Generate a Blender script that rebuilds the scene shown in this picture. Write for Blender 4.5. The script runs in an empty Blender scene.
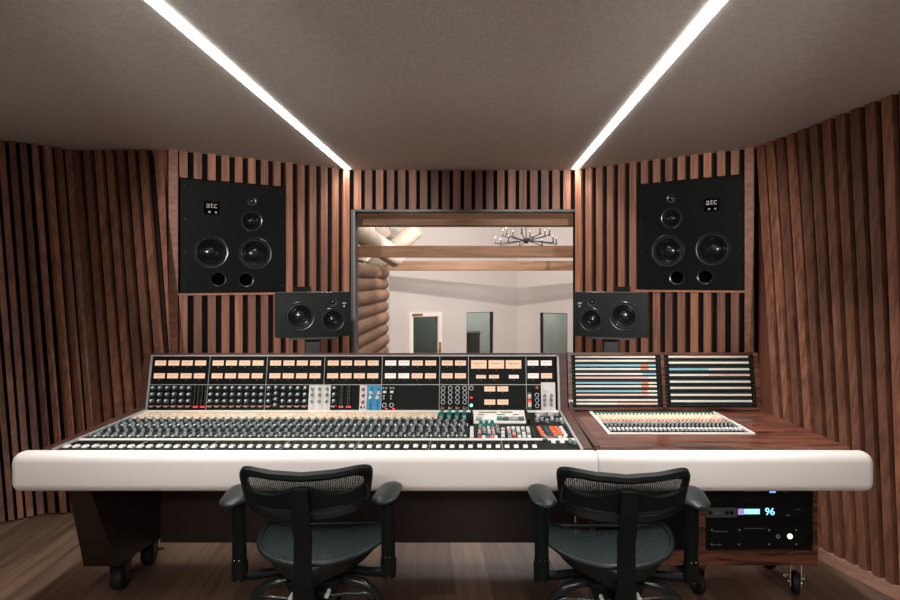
import bpy, bmesh, math, random
from mathutils import Vector, Matrix, Euler
random.seed(7)
C = bpy.context.scene.collection
PI = math.pi
F, CX, CY, CH = 560.0, 478.0, 282.0, 1.45          # lens (px), vanishing point, eye height


def at(px, py, Y):
    return Vector(((px - CX) * Y / F, Y, CH - (py - CY) * Y / F))


# ------------------------------------------------------------------ materials
M = {}


def mat(name, col, rough=.5, metal=0., emit=None, estr=0., spec=.5, coat=0.):
    m = bpy.data.materials.new(name)
    m.use_nodes = True
    b = m.node_tree.nodes['Principled BSDF']
    b.inputs['Base Color'].default_value = (*col, 1)
    b.inputs['Roughness'].default_value = rough
    b.inputs['Metallic'].default_value = metal
    b.inputs['Specular IOR Level'].default_value = spec
    b.inputs['Coat Weight'].default_value = coat
    if emit:
        b.inputs['Emission Color'].default_value = (*emit, 1)
        b.inputs['Emission Strength'].default_value = estr
    M[name] = m
    return m


def nd(m, typ, **kw):
    n = m.node_tree.nodes.new(typ)
    for k, v in kw.items():
        setattr(n, k, v)
    return n


def lk(m, a, b):
    m.node_tree.links.new(a, b)


def ramp(m, stops):
    r = nd(m, 'ShaderNodeValToRGB')
    e = r.color_ramp.elements
    while len(e) < len(stops):
        e.new(.5)
    for i, (p, c) in enumerate(stops):
        e[i].position = p
        e[i].color = (*c, 1)
    return r


def wood(name, dark, light, scale, rough=.5, island=(.65, 1.2), bump=.15, coat=0., wave=0., contrast=0.):
    m = mat(name, light, rough, coat=coat)
    b = m.node_tree.nodes['Principled BSDF']
    tc = nd(m, 'ShaderNodeTexCoord')
    geo = nd(m, 'ShaderNodeNewGeometry')
    off = nd(m, 'ShaderNodeVectorMath', operation='MULTIPLY_ADD')
    off.inputs[1].default_value = (1, 1, 1)
    comb = nd(m, 'ShaderNodeCombineXYZ')
    mul = nd(m, 'ShaderNodeMath', operation='MULTIPLY')
    mul.inputs[1].default_value = 37.
    lk(m, geo.outputs['Random Per Island'], mul.inputs[0])
    for i in range(3):
        lk(m, mul.outputs[0], comb.inputs[i])
    lk(m, tc.outputs['Object'], off.inputs[0])
    lk(m, comb.outputs[0], off.inputs[2])
    mp = nd(m, 'ShaderNodeMapping')
    mp.inputs['Scale'].default_value = scale
    lk(m, off.outputs[0], mp.inputs['Vector'])
    n = nd(m, 'ShaderNodeTexNoise')
    n.inputs['Scale'].default_value = 1.
    n.inputs['Detail'].default_value = 6.
    n.inputs['Roughness'].default_value = .65
    n.inputs['Distortion'].default_value = .6 + wave
    lk(m, mp.outputs[0], n.inputs['Vector'])
    r = ramp(m, [(.3 + contrast, dark), (.7 - contrast, light)])
    lk(m, n.outputs['Fac'], r.inputs[0])
    mr = nd(m, 'ShaderNodeMapRange')
    mr.inputs['To Min'].default_value = island[0]
    mr.inputs['To Max'].default_value = island[1]
    lk(m, geo.outputs['Random Per Island'], mr.inputs['Value'])
    mx = nd(m, 'ShaderNodeVectorMath', operation='SCALE')
    lk(m, r.outputs[0], mx.inputs[0])
    lk(m, mr.outputs[0], mx.inputs['Scale'])
    lk(m, mx.outputs[0], b.inputs['Base Color'])
    bp = nd(m, 'ShaderNodeBump')
    bp.inputs['Strength'].default_value = bump
    bp.inputs['Distance'].default_value = .002
    lk(m, n.outputs['Fac'], bp.inputs['Height'])
    lk(m, bp.outputs[0], b.inputs['Normal'])
    return m


wood('slat', (.105, .039, .022), (.345, .142, .080), (28, 28, 1.6), .55, (.55, 1.2))
wood('slat_trim', (.16, .064, .037), (.345, .145, .082), (1.6, 28, 28), .5, (.9, 1.1))
wood('desk_wood', (.028, .008, .005), (.18, .060, .037), (2.2, 26, 26), .28, (.85, 1.1), .06, .25, 1.2, .11)
wood('desk_frame', (.035, .013, .010), (.085, .034, .024), (3, 26, 20), .42, (.9, 1.1), .06)
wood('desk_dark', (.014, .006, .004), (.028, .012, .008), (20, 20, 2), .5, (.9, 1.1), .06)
wood('beam', (.15, .07, .035), (.34, .185, .10), (1.3, 24, 24), .6, (.9, 1.1), .3)
wood('log', (.13, .065, .035), (.29, .16, .092), (14, 1.5, 14), .6, (.75, 1.1), .3)
wood('pale_log', (.33, .27, .21), (.46, .40, .33), (6, 6, 6), .6, (.85, 1.05), .2)
wood('base_wood', (.30, .15, .10), (.48, .27, .20), (20, 2, 20), .5, (.9, 1.1))
mat('black', (.004, .004, .004), .8, spec=.15)
mat('black_felt', (.006, .005, .005), .95, spec=.1)
mat('panel_black', (.004, .006, .0055), .5, spec=.14)
mat('panel_grey', (.06, .07, .07), .45)
mat('speaker_black', (.0022, .0034, .0028), .5, spec=.10)
mat('speaker_grey', (.0025, .0045, .0038), .45, spec=.14)
mat('speaker_edge', (.012, .017, .016), .25)
mat('cone', (.006, .009, .009), .2, coat=.3)
mat('rubber', (.007, .007, .007), .6, spec=.3)
mat('hole', (.002, .002, .002), .9, spec=0.)
mat('white_pad', (.72, .685, .66), .6, spec=.3)
mat('silver', (.42, .42, .41), .4, .3)
mat('trim_white', (.66, .65, .61), .4)
mat('steel', (.55, .55, .55), .25, 1.)
mat('cap_white', (.74, .74, .73), .4)
mat('knob_grey', (.27, .31, .31), .4)
mat('knob_dark', (.035, .055, .062), .4)
mat('pointer', (.68, .75, .76), .4)
mat('red', (.55, .03, .03), .4)
mat('red_dark', (.30, .05, .035), .4)
mat('orange', (.75, .16, .07), .4)
mat('pink', (.70, .36, .33), .5)
mat('teal', (.01, .20, .16), .4)
mat('teal_dark', (.012, .09, .10), .4)
mat('blue_btn', (.05, .16, .30), .4)
mat('panel_blue', (.03, .28, .55), .4)
mat('panel_white', (.70, .69, .68), .4)
mat('strip_white', (.80, .78, .72), .5)
mat('strip_cream', (.80, .74, .60), .5)
mat('strip_blue', (.24, .52, .66), .5)
mat('strip_orange', (.70, .27, .15), .5)
mat('strip_pink', (.80, .52, .47), .5)
mat('red_led', (.4, .01, .01), .4, emit=(1, .03, .04), estr=1.6)
mat('cyan_led', (.1, .4, .4), .4, emit=(.3, .95, 1), estr=1.2)
mat('green_led', (.4, .6, .3), .4, emit=(.75, 1, .55), estr=1.3)
mat('blue_led', (.05, .1, .6), .4, emit=(.12, .25, 1), estr=1.7)
mat('digit_blue', (.2, .5, 1), .4, emit=(.22, .55, 1), estr=1.6)
mat('lcd_cyan', (.2, .5, .5), .4, emit=(.35, .85, .85), estr=.8)
mat('lcd_purple', (.2, .15, .4), .4, emit=(.40, .28, .62), estr=.6)
mat('vu_face', (.45, .30, .20), .4, emit=(1., .62, .43), estr=.40)
mat('vu_pale', (.5, .42, .38), .4, emit=(1., .84, .76), estr=.42)
mat('vu_ink', (.10, .05, .03), .6)
mat('strip_light', (.9, .9, .9), .5, emit=(1., .94, .88), estr=7.)
mat('candle', (.7, .6, .5), .5, emit=(1., .75, .5), estr=.5)
mat('iron', (.012, .012, .012), .5)
mat('window_frame', (.028, .027, .026), .4)
mat('frame_edge', (.10, .095, .09), .4)
mat('plaster', (.60, .555, .54), .9)
mat('plaster_white', (.72, .68, .65), .9)
mat('door_paint', (.86, .80, .73), .5)
mat('brass', (.45, .26, .10), .35, .8)
mat('booth', (.52, .525, .50), .9)
mat('dark_cabinet', (.035, .045, .045), .6)
mat('leaf', (.02, .05, .025), .6)
mat('chair_plastic', (.003, .005, .005), .5, spec=.15)
mat('chair_pad', (.009, .015, .016), .42, spec=.35)
mat('chair_gloss', (.008, .010, .010), .2, spec=.35)
mat('label_white', (.42, .43, .41), .5)
mat('label_grey', (.20, .20, .20), .5)
mat('back_wall', (.40, .37, .34), .9)
mat('live_floor', (.22, .14, .09), .5)


def strip_scribble():
    m = mat('scribble', (.8, .75, .65), .5)
    b = m.node_tree.nodes['Principled BSDF']
    tc = nd(m, 'ShaderNodeTexCoord')
    mp = nd(m, 'ShaderNodeMapping')
    mp.inputs['Scale'].default_value = (70, 45, 1)
    lk(m, tc.outputs['Object'], mp.inputs[0])
    n = nd(m, 'ShaderNodeTexNoise')
    n.inputs['Scale'].default_value = 1.
    n.inputs['Detail'].default_value = 3.
    lk(m, mp.outputs[0], n.inputs['Vector'])
    r = ramp(m, [(.36, (.20, .17, .13)), (.43, (.62, .57, .49)), (.50, (.62, .55, .43)), (.57, (.58, .36, .15)), (.66, (.52, .22, .09))])
    lk(m, n.outputs['Fac'], r.inputs[0])
    lk(m, r.outputs[0], b.inputs['Base Color'])


strip_scribble()


def ceiling_fabric():
    m = mat('ceiling_fabric', (.40, .37, .335), .95, spec=.1)
    b = m.node_tree.nodes['Principled BSDF']
    tc = nd(m, 'ShaderNodeTexCoord')
    fac = []
    for sc in ((260, 40, 1), (40, 260, 1)):
        mp = nd(m, 'ShaderNodeMapping')
        mp.inputs['Scale'].default_value = sc
        lk(m, tc.outputs['Object'], mp.inputs[0])
        n = nd(m, 'ShaderNodeTexNoise')
        n.inputs['Scale'].default_value = 1.
        n.inputs['Detail'].default_value = 2.
        lk(m, mp.outputs[0], n.inputs['Vector'])
        fac.append(n.outputs['Fac'])
    a = nd(m, 'ShaderNodeMath', operation='ADD')
    lk(m, fac[0], a.inputs[0])
    lk(m, fac[1], a.inputs[1])
    h = nd(m, 'ShaderNodeMath', operation='MULTIPLY')
    h.inputs[1].default_value = .5
    lk(m, a.outputs[0], h.inputs[0])
    r = ramp(m, [(.33, (.56, .555, .535)), (.67, (.82, .815, .79))])
    lk(m, h.outputs[0], r.inputs[0])
    lk(m, r.outputs[0], b.inputs['Base Color'])


ceiling_fabric()


def floor_planks():
    m = mat('floor_planks', (.2, .13, .1), .42)
    b = m.node_tree.nodes['Principled BSDF']
    tc = nd(m, 'ShaderNodeTexCoord')
    mp = nd(m, 'ShaderNodeMapping')
    mp.inputs['Rotation'].default_value = (0, 0, math.radians(90 - 6))
    lk(m, tc.outputs['Object'], mp.inputs[0])
    br = nd(m, 'ShaderNodeTexBrick')
    br.inputs['Scale'].default_value = 1.
    br.inputs['Brick Width'].default_value = 1.9
    br.inputs['Row Height'].default_value = .17
    br.inputs['Mortar Size'].default_value = .0022
    br.inputs['Bias'].default_value = 0.
    br.inputs['Color1'].default_value = (.072, .042, .028, 1)
    br.inputs['Color2'].default_value = (.185, .115, .077, 1)
    br.inputs['Mortar'].default_value = (.07, .045, .03, 1)
    br.offset = .37
    lk(m, mp.outputs[0], br.inputs['Vector'])
    mp2 = nd(m, 'ShaderNodeMapping')
    mp2.inputs['Scale'].default_value = (1.6, 26, 1)
    lk(m, mp.outputs[0], mp2.inputs[0])
    n = nd(m, 'ShaderNodeTexNoise')
    n.inputs['Scale'].default_value = 1.
    n.inputs['Detail'].default_value = 6.
    n.inputs['Distortion'].default_value = .8
    lk(m, mp2.outputs[0], n.inputs['Vector'])
    mr = nd(m, 'ShaderNodeMapRange')
    mr.inputs['From Min'].default_value = .3
    mr.inputs['From Max'].default_value = .7
    mr.inputs['To Min'].default_value = .55
    mr.inputs['To Max'].default_value = 1.2
    lk(m, n.outputs['Fac'], mr.inputs['Value'])
    s = nd(m, 'ShaderNodeVectorMath', operation='SCALE')
    lk(m, br.outputs['Color'], s.inputs[0])
    lk(m, mr.outputs[0], s.inputs['Scale'])
    lk(m, s.outputs[0], b.inputs['Base Color'])


floor_planks()


def glass(name, tint, refl=.08, opac=0., body=(.1, .12, .12)):
    m = bpy.data.materials.new(name)
    m.use_nodes = True
    nt = m.node_tree
    nt.nodes.clear()
    out = nd(m, 'ShaderNodeOutputMaterial')
    tr = nd(m, 'ShaderNodeBsdfTransparent')
    tr.inputs[0].default_value = (*tint, 1)
    gl = nd(m, 'ShaderNodeBsdfGlossy')
    gl.inputs['Roughness'].default_value = .02
    mx = nd(m, 'ShaderNodeMixShader')
    mx.inputs[0].default_value = refl
    lk(m, tr.outputs[0], mx.inputs[1])
    lk(m, gl.outputs[0], mx.inputs[2])
    lk(m, mx.outputs[0], out.inputs[0])
    M[name] = m


glass('pane_clear', (.97, .97, .97), .012)
glass('pane_tint', (.70, .74, .72), .06)
glass('pane_dark', (.40, .46, .44), .06)


def mesh_fabric(name, col, freq, thr, rough=.5):
    m = mat(name, col, rough)
    nt = m.node_tree
    b = nt.nodes['Principled BSDF']
    out = nt.nodes['Material Output']
    tc = nd(m, 'ShaderNodeTexCoord')
    mp = nd(m, 'ShaderNodeMapping')
    mp.inputs['Rotation'].default_value = (0, 0, 0)
    mp.inputs['Scale'].default_value = (freq, freq * .6, freq)
    lk(m, tc.outputs['UV'], mp.inputs[0])
    v = nd(m, 'ShaderNodeTexVoronoi')
    v.inputs['Scale'].default_value = 1.
    v.inputs['Randomness'].default_value = .25
    lk(m, mp.outputs[0], v.inputs['Vector'])
    g = nd(m, 'ShaderNodeMath', operation='LESS_THAN')
    g.inputs[1].default_value = thr
    lk(m, v.outputs['Distance'], g.inputs[0])
    tr = nd(m, 'ShaderNodeBsdfTransparent')
    mx = nd(m, 'ShaderNodeMixShader')
    lk(m, g.outputs[0], mx.inputs[0])
    lk(m, b.outputs[0], mx.inputs[1])
    lk(m, tr.outputs[0], mx.inputs[2])
    lk(m, mx.outputs[0], out.inputs[0])


mesh_fabric('back_mesh', (.012, .016, .016), 58, .31)
mesh_fabric('seat_mesh', (.016, .026, .027), 44, .33, .45)


# ------------------------------------------------------------------ mesh builder
class MB:
    def __init__(s):
        s.v, s.f, s.mi, s.uv = [], [], [], {}

    def add(s, vs, fs, mi=0, X=None):
        o = len(s.v)
        for p in vs:
            p = Vector(p)
            s.v.append(X @ p if X else p)
        for f in fs:
            s.f.append([i + o for i in f])
            s.mi.append(mi)

    def hexa(s, b, t, mi=0, X=None):                   # bottom ring of 4, top ring of 4
        s.add(list(b) + list(t), [(3, 2, 1, 0), (4, 5, 6, 7), (0, 1, 5, 4), (1, 2, 6, 5), (2, 3, 7, 6), (3, 0, 4, 7)], mi, X)

    def box(s, x0, x1, y0, y1, z0, z1, mi=0, X=None):
        s.hexa([(x0, y0, z0), (x1, y0, z0), (x1, y1, z0), (x0, y1, z0)],
               [(x0, y0, z1), (x1, y0, z1), (x1, y1, z1), (x0, y1, z1)], mi, X)

    def rings(s, rings, mi=0, X=None, caps=True, closed=True):
        n = len(rings[0])
        vs = [p for r in rings for p in r]
        fs = []
        for i in range(len(rings) - 1):
            for j in range(n if closed else n - 1):
                k = (j + 1) % n
                fs.append((i * n + j, i * n + k, (i + 1) * n + k, (i + 1) * n + j))
        if caps:
            fs.append(tuple(range(n - 1, -1, -1)))
            fs.append(tuple((len(rings) - 1) * n + j for j in range(n)))
        s.add(vs, fs, mi, X)

    def cyl(s, p0, p1, r0, r1=None, n=16, mi=0, X=None):
        s.tube([p0, p1], [r0, r0 if r1 is None else r1], n, mi, X)

    def tube(s, pts, r, n=10, mi=0, X=None, up=None, flat=1., closed=False):
        pts = [Vector(p) for p in pts]
        if not isinstance(r, (list, tuple)):
            r = [r] * len(pts)
        rs = []
        prev = None
        m = len(pts)
        for i, p in enumerate(pts):
            if closed:
                d = pts[(i + 1) % m] - pts[i - 1]
            else:
                d = pts[min(i + 1, m - 1)] - pts[max(i - 1, 0)]
            d.normalize()
            if up is not None:
                u = Vector(up)
            elif prev is None:
                u = Vector((0, 0, 1)) if abs(d.z) < .9 else Vector((1, 0, 0))
            else:
                u = prev
            a = (u - d * u.dot(d)).normalized()
            prev = a
            b = d.cross(a)
            rs.append([p + (a * math.cos(2 * PI * k / n) * r[i] * flat + b * math.sin(2 * PI * k / n) * r[i]) for k in range(n)])
        if closed:
            rs.append(rs[0])
        s.rings(rs, mi, X, caps=not closed)

    def lathe(s, prof, n=32, mi=0, X=None):             # profile (r, z) about local z; mi may be a list per segment
        rs = [[(r * math.cos(2 * PI * k / n), r * math.sin(2 * PI * k / n), z) for k in range(n)] for r, z in prof]
        if isinstance(mi, int):
            s.rings(rs, mi, X, caps=False)
        else:
            for i in range(len(rs) - 1):
                s.rings(rs[i:i + 2], mi[i], X, caps=False)

    def sphere(s, c, r, n=14, mi=0, X=None, sz=1.):
        c = Vector(c)
        rs = []
        for i in range(n // 2 + 1):
            t = PI * i / (n // 2)
            rr = max(r * math.sin(t), 1e-5)
            rs.append([c + Vector((rr * math.cos(2 * PI * k / n), rr * math.sin(2 * PI * k / n), -r * math.cos(t) * sz)) for k in range(n)])
        s.rings(rs, mi, X, caps=False)

    def grid(s, fn, nu, nv, mi=0, X=None):              # fn(u, v) in 0..1, gives uv too
        o = len(s.f)
        vs = [fn(i / nu, j / nv) for j in range(nv + 1) for i in range(nu + 1)]
        fs = []
        for j in range(nv):
            for i in range(nu):
                a = j * (nu + 1) + i
                fs.append((a, a + 1, a + nu + 2, a + nu + 1))
                s.uv[o + len(fs) - 1] = [(i / nu, j / nv), ((i + 1) / nu, j / nv), ((i + 1) / nu, (j + 1) / nv), (i / nu, (j + 1) / nv)]
        s.add(vs, fs, mi, X)

    def mesh(s, name, mats, off=None, smooth=False, bevel=0., seg=2):
        me = bpy.data.meshes.new(name)
        o = Vector(off) if off is not None else Vector((0, 0, 0))
        me.from_pydata([p - o for p in s.v], [], s.f)
        for m in (mats if isinstance(mats, (list, tuple)) else [mats]):
            me.materials.append(M[m])
        for p, i in zip(me.polygons, s.mi):
            p.material_index = i
        if s.uv:
            l = me.uv_layers.new(name='UVMap')
            for p in me.polygons:
                if p.index in s.uv:
                    for li, c in zip(p.loop_indices, s.uv[p.index]):
                        l.data[li].uv = c
        bm = bmesh.new()
        bm.from_mesh(me)
        bmesh.ops.recalc_face_normals(bm, faces=bm.faces)
        if bevel:
            ed = [e for e in bm.edges if len(e.link_faces) == 2 and e.calc_face_angle(0) > .5]
            bmesh.ops.bevel(bm, geom=ed, offset=bevel, segments=seg, profile=.5, affect='EDGES', clamp_overlap=True)
        bm.to_mesh(me)
        bm.free()
        if smooth:
            for p in me.polygons:
                p.use_smooth = True
            me.set_sharp_from_angle(angle=math.radians(smooth if smooth is not True else 40))
        me.update()
        return me


def link(me, name, parent=None, loc=(0, 0, 0), rot=None):
    o = bpy.data.objects.new(name, me)
    C.objects.link(o)
    if parent:
        o.parent = parent
    o.location = loc
    if rot is not None:
        o.rotation_euler = rot
    return o


def build(mb, name, mats, parent=None, root=None, **kw):
    """world-space geometry; root = the unrotated Empty it hangs under"""
    off = root.location if root else None
    return link(mb.mesh(name, mats, off, **kw), name, parent or root)


def struct(mb, name, mats, parent=None, **kw):
    o = link(mb.mesh(name, mats, **kw), name, parent)
    if not parent:
        o['kind'] = 'structure'
    return o


def tag(o, label, cat, group=None):
    o['label'] = label
    o['category'] = cat
    if group:
        o['group'] = group
    return o


def thing(name, label, cat, loc=(0, 0, 0), rotz=0., group=None):
    o = bpy.data.objects.new(name, None)
    C.objects.link(o)
    o.empty_display_size = .1
    o.location = loc
    o.rotation_euler = (0, 0, rotz)
    return tag(o, label, cat, group)


def holed_plate(outer, holes, depth):
    """flat plate in local xy with holes, z from -depth to 0"""
    cu = bpy.data.curves.new('plate', 'CURVE')
    cu.dimensions = '2D'
    cu.fill_mode = 'BOTH'
    cu.extrude = depth / 2
    for ring in [outer] + holes:
        sp = cu.splines.new('POLY')
        sp.points.add(len(ring) - 1)
        for p, q in zip(sp.points, ring):
            p.co = (q[0], q[1], 0, 1)
        sp.use_cyclic_u = True
    ob = bpy.data.objects.new('plate', cu)
    C.objects.link(ob)
    bpy.context.view_layer.update()
    dg = bpy.context.evaluated_depsgraph_get()
    me = bpy.data.meshes.new_from_object(ob.evaluated_get(dg))
    bpy.data.objects.remove(ob)
    bpy.data.curves.remove(cu)
    for v in me.vertices:
        v.co.z -= depth / 2
    return me


def circ(x, y, r, n=32):
    return [(x + r * math.cos(2 * PI * k / n), y + r * math.sin(2 * PI * k / n)) for k in range(n)]


def rect(x0, x1, y0, y1):
    return [(x0, y0), (x1, y0), (x1, y1), (x0, y1)]


def text(name, body, size, m, parent, loc, rot, depth=.0006):
    cu = bpy.data.curves.new(name, 'FONT')
    cu.body = body
    cu.size = size
    cu.align_x = 'CENTER'
    cu.align_y = 'CENTER'
    cu.extrude = depth
    ob = bpy.data.objects.new(name, cu)
    C.objects.link(ob)
    bpy.context.view_layer.update()
    me = bpy.data.meshes.new_from_object(ob.evaluated_get(bpy.context.evaluated_depsgraph_get()))
    bpy.data.objects.remove(ob)
    bpy.data.curves.remove(cu)
    me.materials.clear()
    me.materials.append(M[m])
    return link(me, name, parent, loc, rot)


FR = Matrix.Rotation(PI / 2, 4, 'X')                    # local xy plate -> stands up, +z faces -y
FE = (PI / 2, 0, 0)

# ------------------------------------------------------------------ room shell
CEIL = 2.45
b = MB(); b.box(-5, 3.4, -3, 5.2, -.06, 0)
struct(b, 'floor', 'floor_planks')
b = MB(); b.box(-5, 3.4, -3, 5.12, CEIL, CEIL + .1)
struct(b, 'ceiling', 'ceiling_fabric')
b = MB(); b.box(-5, 3.4, -3.1, -3, 0, CEIL)
struct(b, 'wall_back', 'back_wall')

PITCH, SW, SD = .0982, .064, .038
AL, DL = Vector((-1.143, 5., 0)), Vector((-.8463, -.5328, 0))      # left angled front wall
NL = Vector((.5328, -.8463, 0))
AR, DR = Vector((.866, 5., 0)), Vector((.8265, -.5629, 0))         # right angled front wall
NR = Vector((-.5629, -.8265, 0))


def hit(px, A, D):
    """distance along the wall and depth where the sight line px meets it"""
    k = (px - CX) / F
    s = (k * A.y - A.x) / (D.x - k * D.y)
    return s, A.y + D.y * s


def wbox(mb, A, D, N, s0, s1, n0, n1, z0, z1, mi=0):
    q = lambda s, n, z: A + D * s + N * n + Vector((0, 0, z))
    mb.hexa([q(s0, n0, z0), q(s1, n0, z0), q(s1, n1, z0), q(s0, n1, z0)],
            [q(s0, n0, z1), q(s1, n0, z1), q(s1, n1, z1), q(s0, n1, z1)], mi)


def front_wall(side, A, D, N, L, sp, zb, zt, name):
    mb = MB()
    s0, s1 = sp
    g = .006
    SW = .056
    wbox(mb, A, D, N, -.02, s0 - g, -.03, 0, 0, CEIL, 1)
    wbox(mb, A, D, N, s1 + g, L, -.03, 0, 0, CEIL, 1)
    wbox(mb, A, D, N, s0 - g, s1 + g, -.03, 0, 0, zb - g, 1)
    wbox(mb, A, D, N, s0 - g, s1 + g, -.03, 0, zt + g, CEIL, 1)
    wbox(mb, A, D, N, L - .066, L - .004, 0, SD + .006, 0, CEIL, 2)            # end post
    wbox(mb, A, D, N, s0 - .012, L - .068, 0, SD + .008, zb - .024, zb - .007, 2)   # ledge under the speaker
    s = .018
    while s + SW < L - .07:
        c = s + SW / 2
        if s0 - SW / 2 - .01 < c < s1 + SW / 2 + .004:
            a, e = s, s + SW
            if a < s0 - g < e:
                wbox(mb, A, D, N, a, s0 - g - .002, 0, SD, 0, CEIL)
                a = s0 - g
            wbox(mb, A, D, N, a, e, 0, SD, 0, zb - .025)
            wbox(mb, A, D, N, a, e, 0, SD, zt + .008, CEIL)
        else:
            wbox(mb, A, D, N, s, s + SW, 0, SD, 0, CEIL)
        s += PITCH
    e = L - .078
    if e - s > .02:                                     # a narrower slat beside the end post
        if s < s1 + .02:
            wbox(mb, A, D, N, s, e, 0, SD, 0, zb - .025)
            wbox(mb, A, D, N, s, e, 0, SD, zt + .008, CEIL)
        else:
            wbox(mb, A, D, N, s, e, 0, SD, 0, CEIL)
    return struct(mb, name, ['slat', 'black_felt', 'slat_trim'])


SPL, SPR = (.57, 1.343), (.578, 1.382)
ZL, ZR = (1.371, 2.237), (1.393, 2.252)
front_wall(-1, AL, DL, NL, 1.4264, SPL, *ZL, 'wall_front_left')
front_wall(1, AR, DR, NR, 1.4567, SPR, *ZR, 'wall_front_right')

# centre wall round the window
OX0, OX1, OZ0, OZ1 = -1.118, .898, .72, 2.078
b = MB()
b.box(AL.x + .01, AR.x - .01, 5.02, 5.06, OZ1, CEIL, 1)
b.box(AL.x + .01, AR.x - .01, 5.02, 5.06, 0, OZ0, 1)
x = -1.105
while x < .83:
    b.box(x, x + SW, 4.985, 5.02, OZ1 + .02, CEIL)
    b.box(x, x + SW, 4.985, 5.02, 0, OZ0 - .03)
    x += PITCH
struct(b, 'wall_front', ['slat', 'black_felt'])
b = MB()
for x0, x1 in ((AL.x + .012, OX0 + .02), (OX1 - .015, OX1 + .01)):
    b.box(x0, x1, 4.985, 5.14, OZ0, OZ1 + .018)
b.box(OX0 + .02, OX1 - .015, 4.985, 5.14, OZ1, OZ1 + .018)
b.box(OX0 + .02, OX1 - .015, 4.985, 5.14, OZ0, OZ0 + .02)
b.box(OX0 + .012, OX0 + .026, 4.972, 4.985, OZ0, OZ1, 1)
w = struct(b, 'window_1', ['window_frame', 'frame_edge'])
b = MB(); b.hexa([(OX0 + .02, 5.12, OZ0 + .02), (OX1 - .015, 5.12, OZ0 + .02), (OX1 - .015, 5.128, OZ0 + .02), (OX0 + .02, 5.128, OZ0 + .02)],
       [(OX0 + .02, 5.0, OZ1), (OX1 - .015, 5.0, OZ1), (OX1 - .015, 5.008, OZ1), (OX0 + .02, 5.008, OZ1)])
link(b.mesh('pane', 'pane_clear'), 'pane', w)


# raked side walls: slats lean in at the foot; ruled between a top and a bottom line
def raked(tops, bots, zt, zb, name, inward, frac=.61, depth=.034):
    """tops / bots: lists of (x, y) for successive slats"""
    mb = MB()
    n = len(tops)
    V = lambda p, z: Vector((p[0], p[1], z))
    for i in range(n - 1):
        t0, t1, b0, b1 = V(tops[i], zt[i]), V(tops[i + 1], zt[i + 1]), V(bots[i], zb), V(bots[i + 1], zb)
        nrm = (t1 - t0).cross(b0 - t0).normalized()
        if nrm.dot(inward) < 0:
            nrm = -nrm
        te, be = t0.lerp(t1, frac), b0.lerp(b1, frac)
        mb.hexa([b0, be, be + nrm * depth, b0 + nrm * depth], [t0, te, te + nrm * depth, t0 + nrm * depth])
        k = -nrm * .02
        mb.hexa([b0, b1, b1 + k, b0 + k], [t0, t1, t1 + k, t0 + k], 1)
    return struct(mb, name, ['slat', 'black_felt'])


def pl(pts, t):                                        # point on a polyline by parameter
    i = min(int(t), len(pts) - 2)
    a, c = pts[i], pts[i + 1]
    u = t - i
    return tuple(a[k] + (c[k] - a[k]) * u for k in range(2))


# right wall, index 0 = farthest slat
tA, tB = Vector((2.093, 4.15)), Vector((2.222, 3.11))
bA, bB = Vector((1.735, 3.151)), Vector((1.938, 2.578))
N9 = 9.5
tops, bots = [], []
for i in range(0, 19):
    u = i / N9
    tops.append(tuple(tA.lerp(tB, u)) if i >= 0 else (2.068, 4.175))
    bots.append(tuple(bA.lerp(bB, u)))
zt = [CEIL] * len(tops)
raked(tops, bots, zt, .06, 'wall_right', Vector((-1, 0, 0)))
tl, bl = tops[-1], bots[-1]
b = MB()
b.hexa([(bl[0], bl[1], 0), (2.4, -3, 0), (2.5, -3, 0), (bl[0] + .1, bl[1], 0)],
       [(tl[0], tl[1], CEIL), (2.4, -3, CEIL), (2.5, -3, CEIL), (tl[0] + .1, tl[1], CEIL)])
struct(b, 'wall_right_rear', 'back_wall')
b = MB()                                               # dark return between the front wall's end and the raked wall
b.hexa([(bots[0][0], bots[0][1], 0), (2.105, 4.22, 0), (2.145, 4.2, 0), (bots[0][0] + .04, bots[0][1], 0)],
       [(2.10, 4.20, CEIL), (2.11, 4.22, CEIL), (2.15, 4.2, CEIL), (2.14, 4.18, CEIL)])
struct(b, 'wall_right_return', 'slat')
b = MB()
p0, p1 = Vector((*bots[0], 0)), Vector((*bots[-1], 0))
inn = Vector((-(p1 - p0).y, (p1 - p0).x, 0)).normalized()
if inn.x > 0:
    inn = -inn
b.hexa([p0, p1, p1 + inn * .035, p0 + inn * .035], [p + Vector((0, 0, .06)) for p in (p0, p1, p1 + inn * .035, p0 + inn * .035)])
struct(b, 'baseboard_right', 'base_wood')

# left wall
def lt(px):
    ks = [(-120, 3.55), (0, 3.96), (40, 4.08), (72, 4.27), (165, 4.24)]
    for (a, ya), (c, yc) in zip(ks, ks[1:]):
        if px <= c:
            Y = ya + (yc - ya) * (px - a) / (c - a)
            return ((px - CX) * Y / F, Y)


def lb(px):                                            # foot of the slat whose top is at px
    q = px + 29 if px >= 0 else px * .85 + 29
    Y = 3.52 if q >= 47 else 3.52 - (47 - q) * .0031
    return ((q - CX) * Y / F, Y)


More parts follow.
